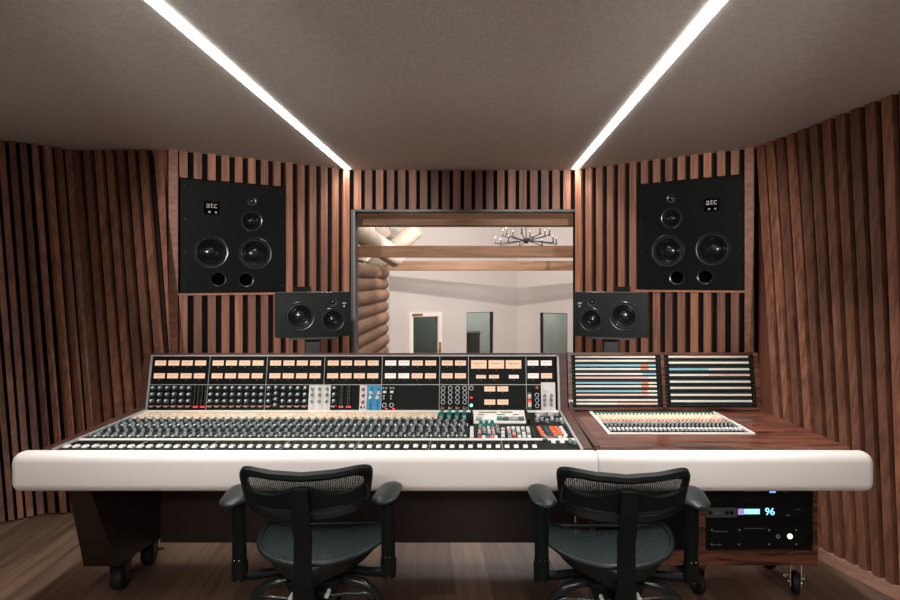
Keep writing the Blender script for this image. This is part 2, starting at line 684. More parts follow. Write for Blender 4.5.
pxs = [-123 + 11 * i for i in range(26)]
raked([lt(p) for p in pxs], [lb(p) for p in pxs], [CEIL] * len(pxs), 0., 'wall_left', Vector((1, -1, 0)))
e0, e1 = lt(pxs[-1]), lb(pxs[-1])
b = MB()
b.hexa([(e1[0], e1[1], 0), (-2.36, 4.25, 0), (-2.40, 4.22, 0), (e1[0] - .04, e1[1], 0)],
       [(e0[0], e0[1], CEIL), (-2.36, 4.25, CEIL), (-2.40, 4.28, CEIL), (e0[0] - .03, e0[1] + .03, CEIL)])
struct(b, 'wall_left_return', 'slat')
f0, f1 = lt(pxs[0]), lb(pxs[0])
b = MB()
b.hexa([(f1[0], f1[1], 0), (-3.4, -3, 0), (-3.5, -3, 0), (f1[0] - .1, f1[1], 0)],
       [(f0[0], f0[1], CEIL), (-3.4, -3, CEIL), (-3.5, -3, CEIL), (f0[0] - .1, f0[1], CEIL)])
struct(b, 'wall_left_rear', 'back_wall')

# ------------------------------------------------------------------ light strips
for X, lab in ((-1.150, 'left glowing light strip recessed along the grey fabric ceiling'), (.855, 'right glowing light strip recessed along the grey fabric ceiling')):
    t = thing('light_strip', lab, 'light', (X, 2.6, CEIL), 0, 'ceiling light strips')
    b = MB(); b.box(-.024, .024, -2.4, 2.34, -.007, 0)
    link(b.mesh('diffuser', 'strip_light'), 'diffuser', t)

# ------------------------------------------------------------------ loudspeakers
def driver(r, cone_d, dome, edge='speaker_edge'):
    """ring + surround + cone, faces +z; returns mesh builder with mats [ring, rubber, cone]"""
    mb = MB()
    pr = [(r, -.012), (r, .004), (r * .97, .006), (r * .90, .004), (r * .885, -.004), (r * .86, .002), (r * .80, .003), (r * .75, -.006)]
    mi = [0, 0, 0, 0, 1, 1, 1]
    for k in range(1, 6):
        u = k / 5
        pr.append((r * (.75 - (.75 - dome) * u), -.006 - cone_d * (u ** .8)))
        mi.append(2)
    mb.lathe(pr, 40, mi)
    return mb


def dome_mesh(r, h, z0):
    mb = MB()
    pr = [(r * math.cos(a), z0 + h * math.sin(a)) for a in [PI / 2 * k / 6 for k in range(7)]]
    pr[-1] = (1e-4, z0 + h)
    mb.lathe(pr, 28)
    return mb


def front(x, z, y):
    return (x, y, z)


def main_monitor(lab, A, D, N, sp, z0, z1, theta, mir):
    w, h = sp[1] - sp[0], z1 - z0
    c = A + D * ((sp[0] + sp[1]) / 2) + N * .03
    t = thing('wall_speaker', lab, 'speaker', (c.x, c.y, z0), theta, 'large wall mounted speakers')
    zc = h / 2
    pos = {}
    for k, (px, py) in dict(wl=(210, 252), wr=(254.5, 253.6), mid=(250.4, 221.3), tw=(251.2, 201.7), pl=(217.7, 279.2), pr=(245.4, 279.8), lab=(211.4, 208.5)).items():
        s, Y = hit(px, AL, DL)
        pos[k] = (-(s - (SPL[0] + SPL[1]) / 2) * mir * w / .773, CH - (py - CY) * Y / F - ZL[0] - (ZL[1] - ZL[0]) / 2)
    holes = [circ(*pos['wl'], .128), circ(*pos['wr'], .128), circ(*pos['mid'], .084), circ(*pos['tw'], .024), circ(*pos['pl'], .052), circ(*pos['pr'], .052)]
    me = holed_plate(rect(-w / 2, w / 2, -h / 2, h / 2), holes, .10)
    me.materials.clear(); me.materials.append(M['speaker_black'])
    link(me, 'baffle', t, (0, 0, zc), FE)
    b = MB(); b.box(-w / 2, w / 2, .1005, .34, 0, h)
    link(b.mesh('cabinet', 'speaker_black'), 'cabinet', t)
    for k in ('wl', 'wr'):
        o = link(driver(.130, .055, .40).mesh('woofer', ['speaker_edge', 'rubber', 'cone'], smooth=50), 'woofer', t, (pos[k][0], -.001, zc + pos[k][1]), FE)
        link(dome_mesh(.054, .024, -.058).mesh('dust_cap', 'cone', smooth=True), 'dust_cap', o)
    o = link(driver(.086, .030, .42).mesh('midrange_driver', ['speaker_edge', 'rubber', 'cone'], smooth=50), 'midrange_driver', t, (pos['mid'][0], -.001, zc + pos['mid'][1]), FE)
    link(dome_mesh(.037, .030, -.036).mesh('dome', 'cone', smooth=True), 'dome', o)
    b = MB(); b.lathe([(.036, 0), (.036, .003), (.026, .002), (.016, -.006)], 28)
    o = link(b.mesh('tweeter', 'speaker_edge', smooth=40), 'tweeter', t, (pos['tw'][0], -.001, zc + pos['tw'][1]), FE)
    link(dome_mesh(.0165, .012, -.006).mesh('dome', 'cone', smooth=True), 'dome', o)
    for k in ('pl', 'pr'):
        b = MB()
        b.lathe([(.060, 0), (.058, .004), (.050, .001), (.047, -.02), (.047, -.095), (.0001, -.095)], 32, [0, 0, 0, 1, 1])
        link(b.mesh('bass_port', ['speaker_edge', 'hole'], smooth=40), 'bass_port', t, (pos[k][0], -.001, zc + pos[k][1]), FE)
    b = MB(); b.box(-.055, .055, -.002, 0, -.05, .05)
    o = link(b.mesh('badge', 'hole'), 'badge', t, (pos['lab'][0], 0, zc + pos['lab'][1]))
    text('logo', 'atc', .070, 'label_white', o, (0, -.003, .022), FE)
    for x in (-.026, .02):
        b = MB(); b.box(x, x + .016, -.004, -.002, -.038, -.026)
        link(b.mesh('indicator_light', 'label_white'), 'indicator_light', o)
    b = MB(); b.cyl((0, 0, 0), (0, -.003, 0), .004, n=8)
    sm = b.mesh('screw', 'panel_grey')
    for x in (-w / 2 + .03, w / 2 - .03):
        for z in (.05, h * .35, h * .65, h - .05):
            link(sm, 'screw', t, (x, 0, z))


main_monitor('large black speaker set into the left angled slat wall', AL, DL, NL, SPL, *ZL, math.asin(.5328), 1)
main_monitor('large black speaker set into the right angled slat wall', AR, DR, NR, SPR, *ZR, -math.asin(.5629), -1)


def near_monitor(lab, stand_lab, cx, cy, theta, mir):
    W, H, D_, Z0 = .43, .262, .30, 1.122
    st = thing('speaker_stand', stand_lab, 'stand', (cx, cy, 0), theta, 'speaker stands behind the console')
    b = MB(); b.box(-.16, .16, -.06, .24, 0, .02)
    link(b.mesh('base_plate', 'iron', bevel=.004), 'base_plate', st)
    b = MB(); b.box(-.045, .045, .03, .11, .02, Z0 - .016)
    link(b.mesh('post', 'iron', bevel=.004), 'post', st)
    b = MB(); b.box(-.14, .14, -.05, .20, Z0 - .016, Z0 - .001)
    link(b.mesh('top_plate', 'iron'), 'top_plate', st)
    t = thing('desktop_speaker', lab, 'speaker', (cx, cy, Z0), theta, 'smaller two driver speakers on stands')
    zc = H / 2
    pw, pm, pt, pg = (-.080, -.006), (.109, -.030), (.109, .074), (.178, .070)
    pos = [(x * mir, z) for x, z in (pw, pm, pt, pg)]
    y0 = -.06
    me = holed_plate(rect(-W / 2, W / 2, -H / 2, H / 2), [circ(*pos[0], .084), circ(*pos[1], .070), circ(*pos[2], .017)], .06)
    me.materials.clear(); me.materials.append(M['speaker_grey'])
    link(me, 'baffle', t, (0, y0, zc), FE)
    b = MB(); b.box(-W / 2 - .004, W / 2 + .004, y0 + .0605, y0 + D_, 0, H + .003)
    link(b.mesh('cabinet', 'speaker_grey', bevel=.004), 'cabinet', t)
    b = MB(); b.box(-W / 2 - .002, W / 2 + .002, y0 - .004, y0 + .06, H, H + .006)
    link(b.mesh('top_edge', 'speaker_edge', bevel=.002), 'top_edge', t)
    o = link(driver(.0865, .04, .40).mesh('woofer', ['speaker_edge', 'rubber', 'cone'], smooth=50), 'woofer', t, (pos[0][0], y0 - .001, zc + pos[0][1]), FE)
    link(dome_mesh(.036, .018, -.043).mesh('dust_cap', 'cone', smooth=True), 'dust_cap', o)
    o = link(driver(.072, .028, .42).mesh('midrange_driver', ['speaker_edge', 'rubber', 'cone'], smooth=50), 'midrange_driver', t, (pos[1][0], y0 - .001, zc + pos[1][1]), FE)
    link(dome_mesh(.031, .026, -.034).mesh('dome', 'cone', smooth=True), 'dome', o)
    b = MB(); b.lathe([(.026, 0), (.026, .003), (.018, .002), (.011, -.005)], 24)
    o = link(b.mesh('tweeter', 'rubber', smooth=40), 'tweeter', t, (pos[2][0], y0 - .001, zc + pos[2][1]), FE)
    link(dome_mesh(.0115, .008, -.005).mesh('dome', 'cone', smooth=True), 'dome', o)
    text('logo', 'atc', .020, 'label_white', t, (pos[3][0], y0 - .001, zc + pos[3][1]), FE)
    b = MB(); b.box(-.004, .004, y0 - .002, y0, -.004, .004)
    link(b.mesh('indicator_light', 'label_white'), 'indicator_light', t, (pos[3][0] - .002, 0, zc + pos[3][1] - .020))
    b = MB()
    for i in range(9):
        x = (-.105 if mir > 0 else .0) + i * .0125
        b.box(x, x + .006, y0 + D_, y0 + D_ + .06, .03, H + .034)
    b.box(-.105 if mir > 0 else 0, 0.001 if mir > 0 else .106, y0 + D_, y0 + D_ + .02, .02, H + .036)
    link(b.mesh('amplifier_fins', 'speaker_black'), 'amplifier_fins', t)


near_monitor('black two driver speaker on a stand behind the left half of the console', 'black stand carrying the left small speaker behind the console', -1.0, 3.40, math.radians(20), 1)
near_monitor('black two driver speaker on a stand behind the wooden patchbay desk', 'black stand carrying the right small speaker behind the patchbay desk', .806, 3.40, math.radians(-17), -1)

# ------------------------------------------------------------------ mixing console
L0 = Vector((-.66, 2.6, 0))
con = thing('mixing_console', 'long black analogue mixing console with lit meters and a padded white armrest', 'mixing desk', L0)


def rel(p):
    return Vector(p) - L0


SZ = lambda Y: .762 + .0215 * (Y - 2.28)                # height of the sloping control surface


def sp(px, py):
    Y = 2.5
    for _ in range(12):
        Y = (CH - SZ(Y)) * F / (py - CY)
    return Vector(((px - CX) * Y / F, Y, SZ(Y)))


def rounded(y0, y1, z0, z1, r, x, k=6):
    pts = []
    for cy, cz, a0 in ((y1 - r, z1 - r, 0), (y0 + r, z1 - r, 90), (y0 + r, z0 + r, 180), (y1 - r, z0 + r, 270)):
        for i in range(k + 1):
            a = math.radians(a0 + 90 * i / k)
            pts.append((x, cy + r * math.cos(a), cz + r * math.sin(a)))
    return pts


def armrest(x0, x1, round0, round1):
    mb = MB()
    rs = []
    r = .036
    seq = []
    for i in range(7):
        a = PI / 2 * i / 6
        seq.append((x0 + r * (1 - math.sin(a)) if round0 else x0 + .004 * i / 6, r * (1 - math.cos(a)) if False else (r * (1 - math.sqrt(max(0, 1 - (1 - i / 6) ** 2))) if round0 else .004 * (1 - i / 6))))
    xs = []
    if round0:
        for i in range(9):
            a = PI / 2 * i / 8
            xs.append((x0 + r * (1 - math.cos(a)), r * (1 - math.sin(a))))
    else:
        xs += [(x0, .004), (x0 + .004, 0)]
    xs.append(((x0 + x1) / 2, 0))
    if round1:
        for i in range(9):
            a = PI / 2 * (1 - i / 8)
            xs.append((x1 - r * (1 - math.cos(a)), r * (1 - math.sin(a))))
    else:
        xs += [(x1 - .004, 0), (x1, .004)]
    for x, d in xs:
        rs.append(rounded(2.195 + d, 2.284 - d * .4, .620 + d, .7735 - d, .0355 if d < .002 else max(.0355 - d * .5, .012), x))
    mb.rings(rs)
    return mb


XS = .4714
build(armrest(-1.846, XS, True, False), 'padded_armrest', 'white_pad', root=con, smooth=60)

# wooden carcass
BO = Vector((0, 2.93, .776))
UP = Vector((0, .05, .271)).normalized()
NB = Vector((0, -UP.z, UP.y))
MBR = Matrix(((1, 0, 0, 0), (0, UP.y, NB.y, 0), (0, UP.z, NB.z, 0), (0, 0, 0, 1)))
EB = MBR.to_euler()


def bp(x, v, n=0.):
    return Vector((x, 0, 0)) + BO + UP * v + NB * n


def bbox(mb, x0, x1, v0, v1, n0, n1, mi=0):
    q = lambda x, v, n: bp(x, v, n)
    mb.hexa([q(x0, v0, n1), q(x1, v0, n1), q(x1, v0, n0), q(x0, v0, n0)], [q(x0, v1, n1), q(x1, v1, n1), q(x1, v1, n0), q(x0, v1, n0)], mi)


X0, XE, SL = -1.727, .407, .0381
b = MB()
for x0, x1 in ((-1.772, -1.737), (.430, .468)):
    b.hexa([(x0, 2.284, .63), (x1, 2.284, .63), (x1, 3.06, .63), (x0, 3.06, .63)],
           [(x0, 2.284, .772), (x1, 2.284, .772), (x1, 3.06, .80), (x0, 3.06, .80)])
    bbox(b, x0, x1, -.01, .284, -.10, .012)
b.box(-1.737, .430, 2.286, 3.06, .63, .70)
bbox(b, -1.772, .468, .284, .300, -.10, .014)
b.box(-1.737, .43, 3.03, 3.06, .70, 1.04)
build(b, 'wooden_frame', 'desk_frame', root=con)
for x0, x1 in ((-1.737, X0 - .001), (XE + .012, .430)):
    b = MB()
    b.hexa([(x0, 2.284, .70), (x1, 2.284, .70), (x1, 2.93, .70), (x0, 2.93, .70)],
           [(x0, 2.284, .771), (x1, 2.284, .771), (x1, 2.93, .786), (x0, 2.93, .786)])
    bbox(b, x0, x1, -.002, .284, -.02, .008)
    build(b, 'side_rail', 'silver', root=con)
for Y0, Y1 in ((2.420, 2.436), (2.895, 2.926)):
    b = MB()
    b.hexa([(X0, Y0, .70), (XE + .012, Y0, .70), (XE + .012, Y1, .70), (X0, Y1, .70)],
           [(X0, Y0, SZ(Y0) + .003), (XE + .012, Y0, SZ(Y0) + .003), (XE + .012, Y1, SZ(Y1) + .005), (X0, Y1, SZ(Y1) + .005)])
    build(b, 'trim_rail', 'trim_white', root=con)


def surf(mb, x0, x1, Y0, Y1, h=0., mi=0, base=.702):
    mb.hexa([(x0, Y0, base), (x1, Y0, base), (x1, Y1, base), (x0, Y1, base)],
            [(x0, Y0, SZ(Y0) + h), (x1, Y0, SZ(Y0) + h), (x1, Y1, SZ(Y1) + h), (x0, Y1, SZ(Y1) + h)], mi)


# fader section
b = MB()
surf(b, X0, XE + .010, 2.285, 2.419)
for i in range(56):
    x = X0 + (i + .5) * SL
    if i < 52:
        surf(b, x - .0012, x + .0012, 2.292, 2.412, .0006, 2, .76)
        surf(b, x + .010, x + .0125, 2.33, 2.41, .0006, 1, .76)
    if i and i % 8 == 0:
        surf(b, X0 + i * SL - .0012, X0 + i * SL + .0012, 2.286, 2.419, .001, 3, .76)
fp = build(b, 'fader_panel', ['panel_black', 'panel_grey', 'hole', 'silver'], root=con)
cb = MB()
cb.hexa([(-.0095, -.013, 0), (.0095, -.013, 0), (.0095, .013, 0), (-.0095, .013, 0)],
        [(-.0085, -.010, .008), (.0085, -.010, .008), (.0085, .010, .008), (-.0085, .010, .008)])
cb.box(-.0086, .0086, -.0008, .0008, .0078, .0083, 1)
cap_me = cb.mesh('fader_cap', ['cap_white', 'label_grey'])
for i in range(52):
    x = X0 + (i + .5) * SL
    yy = 2.328 + (.006 if i % 7 == 3 else 0)
    link(cap_me, 'fader_cap', fp, rel((x, yy, SZ(yy) + .001)))

# channel knob section
def knob_mesh(name, r, h, skirt, cap, n=12, ptr=True):
    k = MB()
    k.lathe([(r, 0), (r, h * .3), (r * .72, h * .4), (r * .66, h), (.0001, h)], n, [0, 0, 1, 1])
    if ptr:
        k.box(-r * .12, r * .12, r * .05, r * .66, h, h + .0006, 2)
    return k.mesh(name, [skirt, cap, 'pointer'], smooth=35)


km = knob_mesh('channel_knob', .0100, .019, 'knob_dark', 'knob_grey')
b = MB()
surf(b, X0, X0 + 44 * SL, 2.437, 2.770)
for i in range(44):
    x = X0 + i * SL
    surf(b, x - .001, x + .001, 2.438, 2.769, .0015, 1, .76)
    surf(b, x + .004, x + .007, 2.445, 2.765, .0012, 1, .76)
kp = build(b, 'channel_panel', ['panel_black', 'panel_grey'], root=con)
rows = [2.468, 2.530, 2.590, 2.645, 2.695, 2.742]
sb = MB()
for ri, Y in enumerate(rows):
    for i in range(44):
        x = X0 + (i + .42 + .16 * (ri % 2)) * SL
        if ri < 2:
            link(km, 'channel_knob', kp, rel((x, Y, SZ(Y))), (0, 0, random.uniform(-1.2, 1.2)))
        else:
            X = Matrix.Translation((x, Y, SZ(Y)))
            sb.lathe([(.0100, 0), (.0100, .006), (.0074, .008), (.0070, .018), (.0001, .018)], 8, [0, 0, 1, 1], X)
        if ri in (0, 3):
            X = Matrix.Translation((x + .0165, Y + .012, SZ(Y)))
            sb.box(-.003, .003, -.008, .008, 0, .006, 2, X)
o = build(sb, 'small_knob', ['knob_dark', 'knob_grey', 'pointer'], parent=kp, root=con, smooth=35)
o['kind'] = 'stuff'
b = MB()
surf(b, X0, X0 + 40 * SL, 2.771, 2.894, .002)
build(b, 'marked_label_strip', 'scribble', root=con)
b = MB()
surf(b, X0 + 40 * SL, X0 + 44 * SL, 2.771, 2.894, .001)
gp = build(b, 'group_panel', 'panel_black', root=con)
gm = knob_mesh('green_knob', .0125, .030, 'teal', 'teal')
for i in range(4):
    for Y in (2.80, 2.86):
        link(gm, 'green_knob', gp, rel((X0 + (40.5 + i) * SL, Y, SZ(Y))), (0, 0, .4 * i))

# master section
XM, XR = X0 + 44 * SL, X0 + 52 * SL
b = MB()
surf(b, XM, XR, 2.437, 2.894)
for i in range(9):
    surf(b, XM + i * SL - .001, XM + i * SL + .001, 2.44, 2.64, .001, 1, .76)
mp_ = build(b, 'master_panel', ['panel_black', 'panel_grey'], root=con)
b = MB()
surf(b, XR, XE + .010, 2.437, 2.894)
rp = build(b, 'monitor_panel', 'panel_black', root=con)
BTN = {}


def button(px, py, col, parent, w=.0175, d=.020, h=.008):
    key = (col, w, d, h)
    if key not in BTN:
        k = MB()
        k.hexa([(-w / 2, -d / 2, 0), (w / 2, -d / 2, 0), (w / 2, d / 2, 0), (-w / 2, d / 2, 0)],
               [(-w * .42, -d * .42, h), (w * .42, -d * .42, h), (w * .42, d * .42, h), (-w * .42, d * .42, h)])
        BTN[key] = k.mesh('push_button', col)
    link(BTN[key], 'push_button', parent, rel(sp(px, py)))


for y in (428.5, 431.2, 434, 437):
    button(471.8, y, 'cap_white', mp_)
for px in (481, 486.5, 492):
    link(gm, 'green_knob', mp_, rel(sp(px, 426.6)))
wk = knob_mesh('white_knob', .010, .018, 'knob_grey', 'cap_white')
gk = knob_mesh('grey_knob', .012, .022, 'knob_dark', 'knob_grey')
pk = knob_mesh('pink_knob', .010, .018, 'knob_grey', 'pink')
for px, py, k in ((480, 430, gk), (484, 431, pk), (488.5, 430.4, wk), (493, 431, pk), (497, 430, gk), (479.5, 434, pk), (484.5, 434.4, gk), (489, 434, wk), (493.5, 434.6, pk), (498, 434, gk)):
    link(k, k.name, mp_, rel(sp(px, py)), (0, 0, random.uniform(-1, 1)))
for px, c in ((479.3, 'red'), (483.6, 'cap_white'), (487.7, 'blue_btn'), (491.8, 'orange'), (495.8, 'cap_white')):
    button(px, 437.7, c, mp_, .0165, .024)
for y, c in ((429.5, 'strip_pink'), (433, 'cap_white'), (436.6, 'cap_white')):
    button(503, y, c, mp_)
GR = [['cap_white'] * 5, ['pink', 'knob_grey', 'cap_white', 'knob_grey', 'cap_white'], ['knob_grey', 'pink', 'knob_grey', 'cap_white', 'knob_grey'], ['knob_grey', 'red', 'cap_white', 'cap_white', 'cap_white']]
for r_, y in enumerate((428.6, 431.4, 434.3, 437.4)):
    for c_, px in enumerate((508.5, 513.2, 518, 522.8, 527.8)):
        button(px + r_ * .5, y, GR[r_][c_], mp_, .0165, .018)
# raised silver unit over the master section
b = MB()
b.hexa([(-.135, -.105, 0), (.115, -.105, 0), (.122, .095, 0), (-.142, .095, 0)], [(-.135, -.105, .008), (.115, -.105, .008), (.122, .095, .013), (-.142, .095, .013)])
tu = link(b.mesh('automation_unit', 'trim_white', bevel=.0015), 'automation_unit', con, rel((.115, 2.78, SZ(2.78) + .001)), (math.atan(.0215), 0, 0))
for x0, x1 in ((-.153, -.143), (.123, .134)):
    b = MB(); b.box(x0, x1, -.105, .095, 0, .022)
    link(b.mesh('end_cheek', 'panel_black'), 'end_cheek', tu)
zz = lambda y: .008 + (y + .105) / .2 * .005
for x0, x1, y in ((-.11, -.02, .065), (0, .06, .065), (-.115, -.085, .025), (-.02, .02, .025), (.06, .09, .025)):
    b = MB(); b.box(x0, x1, y - .006, y + .006, zz(y) - .003, zz(y) + .001)
    link(b.mesh('slot', 'panel_black'), 'slot', tu)
for x, y, c, w_ in ((-.11, -.06, 'knob_grey', .03), (-.07, -.06, 'cap_white', .028), (-.01, -.055, 'teal', .026), (.02, -.06, 'panel_grey', .03), (.06, -.06, 'knob_grey', .04), (.095, -.06, 'panel_grey', .028)):
    b = MB(); b.box(-w_ / 2, w_ / 2, -.022, .022, 0, .010)
    link(b.mesh('key', c, bevel=.002), 'key', tu, (x, y, zz(y)))

for r_ in range(4):
    for c_, (px, c) in enumerate(((538.8, 'orange'), (545.2, 'teal_dark'), (551.2, 'orange'), (556.3, 'orange'), (561, 'cap_white'))):
        button(px + r_ * 1.5, 428.2 + r_ * 2.5, c, rp, .021 if c_ < 4 else .016, .017)
for px, c in ((546, 'cap_white'), (550.5, 'red'), (555, 'teal'), (560, 'cap_white'), (565, 'cap_white')):
    button(px, 438.2, c, rp, .018, .020)
for px, py, k in ((537, 423, gk), (542, 422, gk), (547, 423.5, gk), (552, 420.5, wk), (557, 423, gk), (561, 421.5, wk), (562.5, 425, gk), (538, 418, wk), (545, 417.5, gk), (556, 417, gk)):
    link(k, k.name, rp, rel(sp(px, py)), (0, 0, random.uniform(-1, 1)))
for px, w_ in ((540, .05), (553, .055)):
    button(px, 415, 'silver', rp, w_, .03, .012)
for px, py in ((545.5, 440.8), (553.2, 442.2), (562, 442.2), (574.5, 445.2), (570, 443.8)):
    link(cap_me if py == 442.2 else gk, 'fader_cap' if py == 442.2 else 'grey_knob', fp, rel(sp(px, py)))

# meter bridge
MODX = [-1.727, -1.4222, -1.1174, -.8126, -.5078, -.203, -.0506, .2542, .407]
VS = .1345                                             # split between modules and meters
vum = {}


def vu(w, h, face, parent, x, v):
    key = (w, h, face)
    if key not in vum:
        k = MB()
        k.box(-w / 2 - .003, w / 2 + .003, -h / 2 - .003, h / 2 + .003, 0, .004, 0)
        k.box(-w / 2, w / 2, -h / 2, h / 2, .004, .005, 1)
        k.box(-w * .36, w * .36, h * .10, h * .14, .005, .0053, 2)
        a = math.radians(35)
        k.add([(0, -h * .45, .0054), (.0008, -h * .45, .0054), (-math.sin(a) * h * .8 + .0008, h * .30, .0054), (-math.sin(a) * h * .8, h * .30, .0054)], [(0, 1, 2, 3)], 2)
        vum[key] = k.mesh('meter', ['panel_black', face, 'vu_ink'])
    o = link(vum[key], 'meter', parent, (x, v, 0))
    return o


def panel(x0, x1, v0, v1, name, m, n=.004):
    """panel on the meter bridge: local x right, y up the face, z out"""
    k = MB()
    k.box(-(x1 - x0) / 2, (x1 - x0) / 2, -(v1 - v0) / 2, (v1 - v0) / 2, -.016, 0)
    return link(k.mesh(name, m), name, con, rel(bp((x0 + x1) / 2, (v0 + v1) / 2, n)), EB), (x0 + x1) / 2, (v0 + v1) / 2


bv = lambda py: (411 - py) * .00522                     # photo row -> distance up the bridge face
dots = MB(); dots.box(-.004, .004, -.0015, .0015, 0, .001)
dot_me = dots.mesh('legend', 'label_grey')
for mi_ in range(8):
    x0, x1 = MODX[mi_] + .0012, MODX[mi_ + 1] - .0012
    p, cx, cv = panel(x0, x1, VS + .002, .283, 'meter_module', 'panel_black')
    if mi_ < 5:
        cols = [x0 + .0325 + .0705 * k + .012 for k in range(4)]
        xs = [c - cx for c in cols]
    elif mi_ == 5:
        xs = [-.036, .034]
    elif mi_ == 7:
        xs = [-.039, .031]
    else:
        for bx0, bx1 in ((470.8, 486.9), (488.4, 504.3), (505.8, 521.4)):
            vu(.082, .044, 'vu_face', p, (bx0 + bx1) / 2 * .00528 - CX * .00528 - cx, bv(365) - cv)
            link(dot_me, 'legend', p, ((bx0 + bx1) / 2 * .00528 - CX * .00528 - cx, bv(370.5) - cv, 0))
        for bx0, bx1 in ((476, 486), (489, 499), (508.8, 518.8)):
            vu(.052, .018, 'vu_face' if bx0 < 500 else 'vu_pale', p, (bx0 + bx1) / 2 * .00528 - CX * .00528 - cx, bv(377.3) - cv)
            link(dot_me, 'legend', p, ((bx0 + bx1) / 2 * .00528 - CX * .00528 - cx, bv(381) - cv, 0))
        xs = []
    for k, x in enumerate(xs):
        pale = (mi_ == 7) or (mi_ == 4 and k in (0, 1)) 
        for py in (363.6, 376.4):
            f_ = 'vu_pale' if pale and not (mi_ == 7 and k == 1 and py > 370) else 'vu_face'
            vu(.0575, .0265, f_, p, x, bv(py) - cv)
            link(dot_me, 'legend', p, (x, bv(py + 4.1) - cv, 0))
# silver dividers of the bridge
b = MB()
for x in MODX[1:-1]:
    bbox(b, x - .0012, x + .0012, .002, .284, -.012, .006)
bbox(b, X0, XE, VS - .0015, VS + .0018, -.012, .006)
bbox(b, X0 - .006, XE + .012, .283, .288, -.012, .016)
build(b, 'divider_rail', 'silver', root=con)
b = MB(); bbox(b, X0, XE, .002, .283, -.03, -.0125)
build(b, 'bridge_back', 'black', root=con)

eqk = knob_mesh('equaliser_knob', .0118, .016, 'knob_dark', 'teal_dark', 14, False)
k = MB()
k.lathe([(.0118, 0), (.0118, .006), (.0088, .008), (.0078, .016), (.0001, .016)], 14, [0, 0, 0, 0])
k.hexa([(-.0055, -.002, .0155), (.0075, -.002, .0155), (.006, .0072, .0155), (-.002, .0072, .0155)], [(-.0055, -.002, .0168), (.0075, -.002, .0168), (.006, .0072, .0168), (-.002, .0072, .0168)], 1)
k.box(-.0105, -.0065, -.0085, -.0055, .006, .0072, 1)
eqk = k.mesh('equaliser_knob', ['knob_dark', 'pointer'], smooth=35)
k = MB()
k.lathe([(.0115, 0), (.0115, .004), (.0088, .004), (.0088, 0)], 16, 0)
k.lathe([(.0088, .003), (.007, .014), (.0001, .014)], 14, 1)
ringk = k.mesh('ringed_knob', ['pointer', 'panel_black'], smooth=35)
k = MB(); k.box(-.004, .004, -.004, .004, 0, .004)
bt_red = k.mesh('push_button', 'red')
k = MB(); k.box(-.004, .004, -.004, .004, 0, .004)
bt_white = k.mesh('push_button', 'label_white')
k = MB(); k.box(-.0055, .0055, -.0035, .0035, 0, .003)
led_red = k.mesh('red_light', 'red_led')
k = MB(); k.lathe([(.0095, 0), (.0095, .004), (.007, .007), (.0055, .016), (.0001, .016)], 14, 0)
k.box(-.001, .001, .001, .009, .004, .017, 1)
k0 = k
greyk = k.mesh('grey_knob', ['knob_grey', 'panel_black'], smooth=35)
redk = k0.mesh('red_knob', ['red_dark', 'pointer'], smooth=35)
bluek = k0.mesh('blue_knob', ['panel_blue', 'panel_black'], smooth=35)
ecolk = k0.mesh('cream_knob', ['strip_cream', 'panel_black'], smooth=35)
k = MB(); k.box(-.0022, .0022, -.0012, .0012, 0, .001)
tick = k.mesh('tick', 'label_grey')


def slot_panel(slot, m, name='equaliser_module', n=1):
    x0 = X0 + slot * SL + (.0012 if slot % 8 == 0 else .0004)
    x1 = X0 + (slot + n) * SL - (.0012 if (slot + n) % 8 == 0 else .0004)
    return panel(x0, x1, .004, VS - .002, name, m)[0]


VC = (.004 + VS - .002) / 2
for s_ in list(range(0, 6)) + list(range(8, 22)) + [25]:
    p = slot_panel(s_, 'panel_black')
    four = s_ == 17
    for py in ((388, 393.7, 399.4, 405) if four else (388.4, 394.8, 401.2)):
        link(eqk, 'equaliser_knob', p, (0, bv(py) - VC, 0), (0, 0, random.uniform(-.5, .5)))
    if not four:
        link(bt_white, 'push_button', p, (-.009, bv(406.6) - VC, 0))
        link(bt_white, 'push_button', p, (.001, bv(406.8) - VC, 0))
        link(bt_red, 'push_button', p, (.011, bv(406) - VC, 0))
for s_ in (6, 7, 26, 27):
    p = slot_panel(s_, 'panel_black', 'compressor_module')
    k = MB()
    for j in range(11):
        for x in ((-.009, .009) if s_ < 10 else (-.004, .006)):
            k.box(x - .003, x + .003, -.042 + j * .0095 - .001, -.042 + j * .0095 + .001, 0, .001)
    link(k.mesh('level_scale', 'label_grey'), 'level_scale', p, (0, .006, 0))
    k = MB(); k.box(-.0025, .0025, -.05, .05, 0, .0015)
    link(k.mesh('fader_slot', 'hole'), 'fader_slot', p, (.012 if s_ > 10 else 0, .006, 0))
    k = MB(); k.box(-.007, .007, -.004, .004, 0, .005)
    link(led_red, 'red_light', p, (-.005, bv(407) - VC, 0))
    link(bt_white if s_ == 26 else led_red, 'push_button' if s_ == 26 else 'red_light', p, (.008, bv(407) - VC, 0))
p = slot_panel(28, 'panel_black', 'blank_panel')
for s_ in (22, 23, 24):
    p = slot_panel(s_, 'panel_white', 'white_module')
    for py in (389.5, 395.5, 402):
        link(greyk, 'grey_knob', p, (0, bv(py) - VC, 0), (0, 0, random.uniform(-.8, .8)))
    for py in (386, 409):
        link(tick, 'tick', p, (0, bv(py) - VC, 0))
p = slot_panel(29, 'panel_white', 'white_module')
for py in (390, 396, 402.4):
    link(redk, 'red_knob', p, (0, bv(py) - VC, 0), (0, 0, .4))
link(bt_red, 'push_button', p, (.008, bv(407.5) - VC, 0))
k = MB(); k.box(-.004, .004, -.006, .006, 0, .004)
link(k.mesh('dark_switch', 'panel_black'), 'dark_switch', p, (-.008, bv(407.5) - VC, 0))
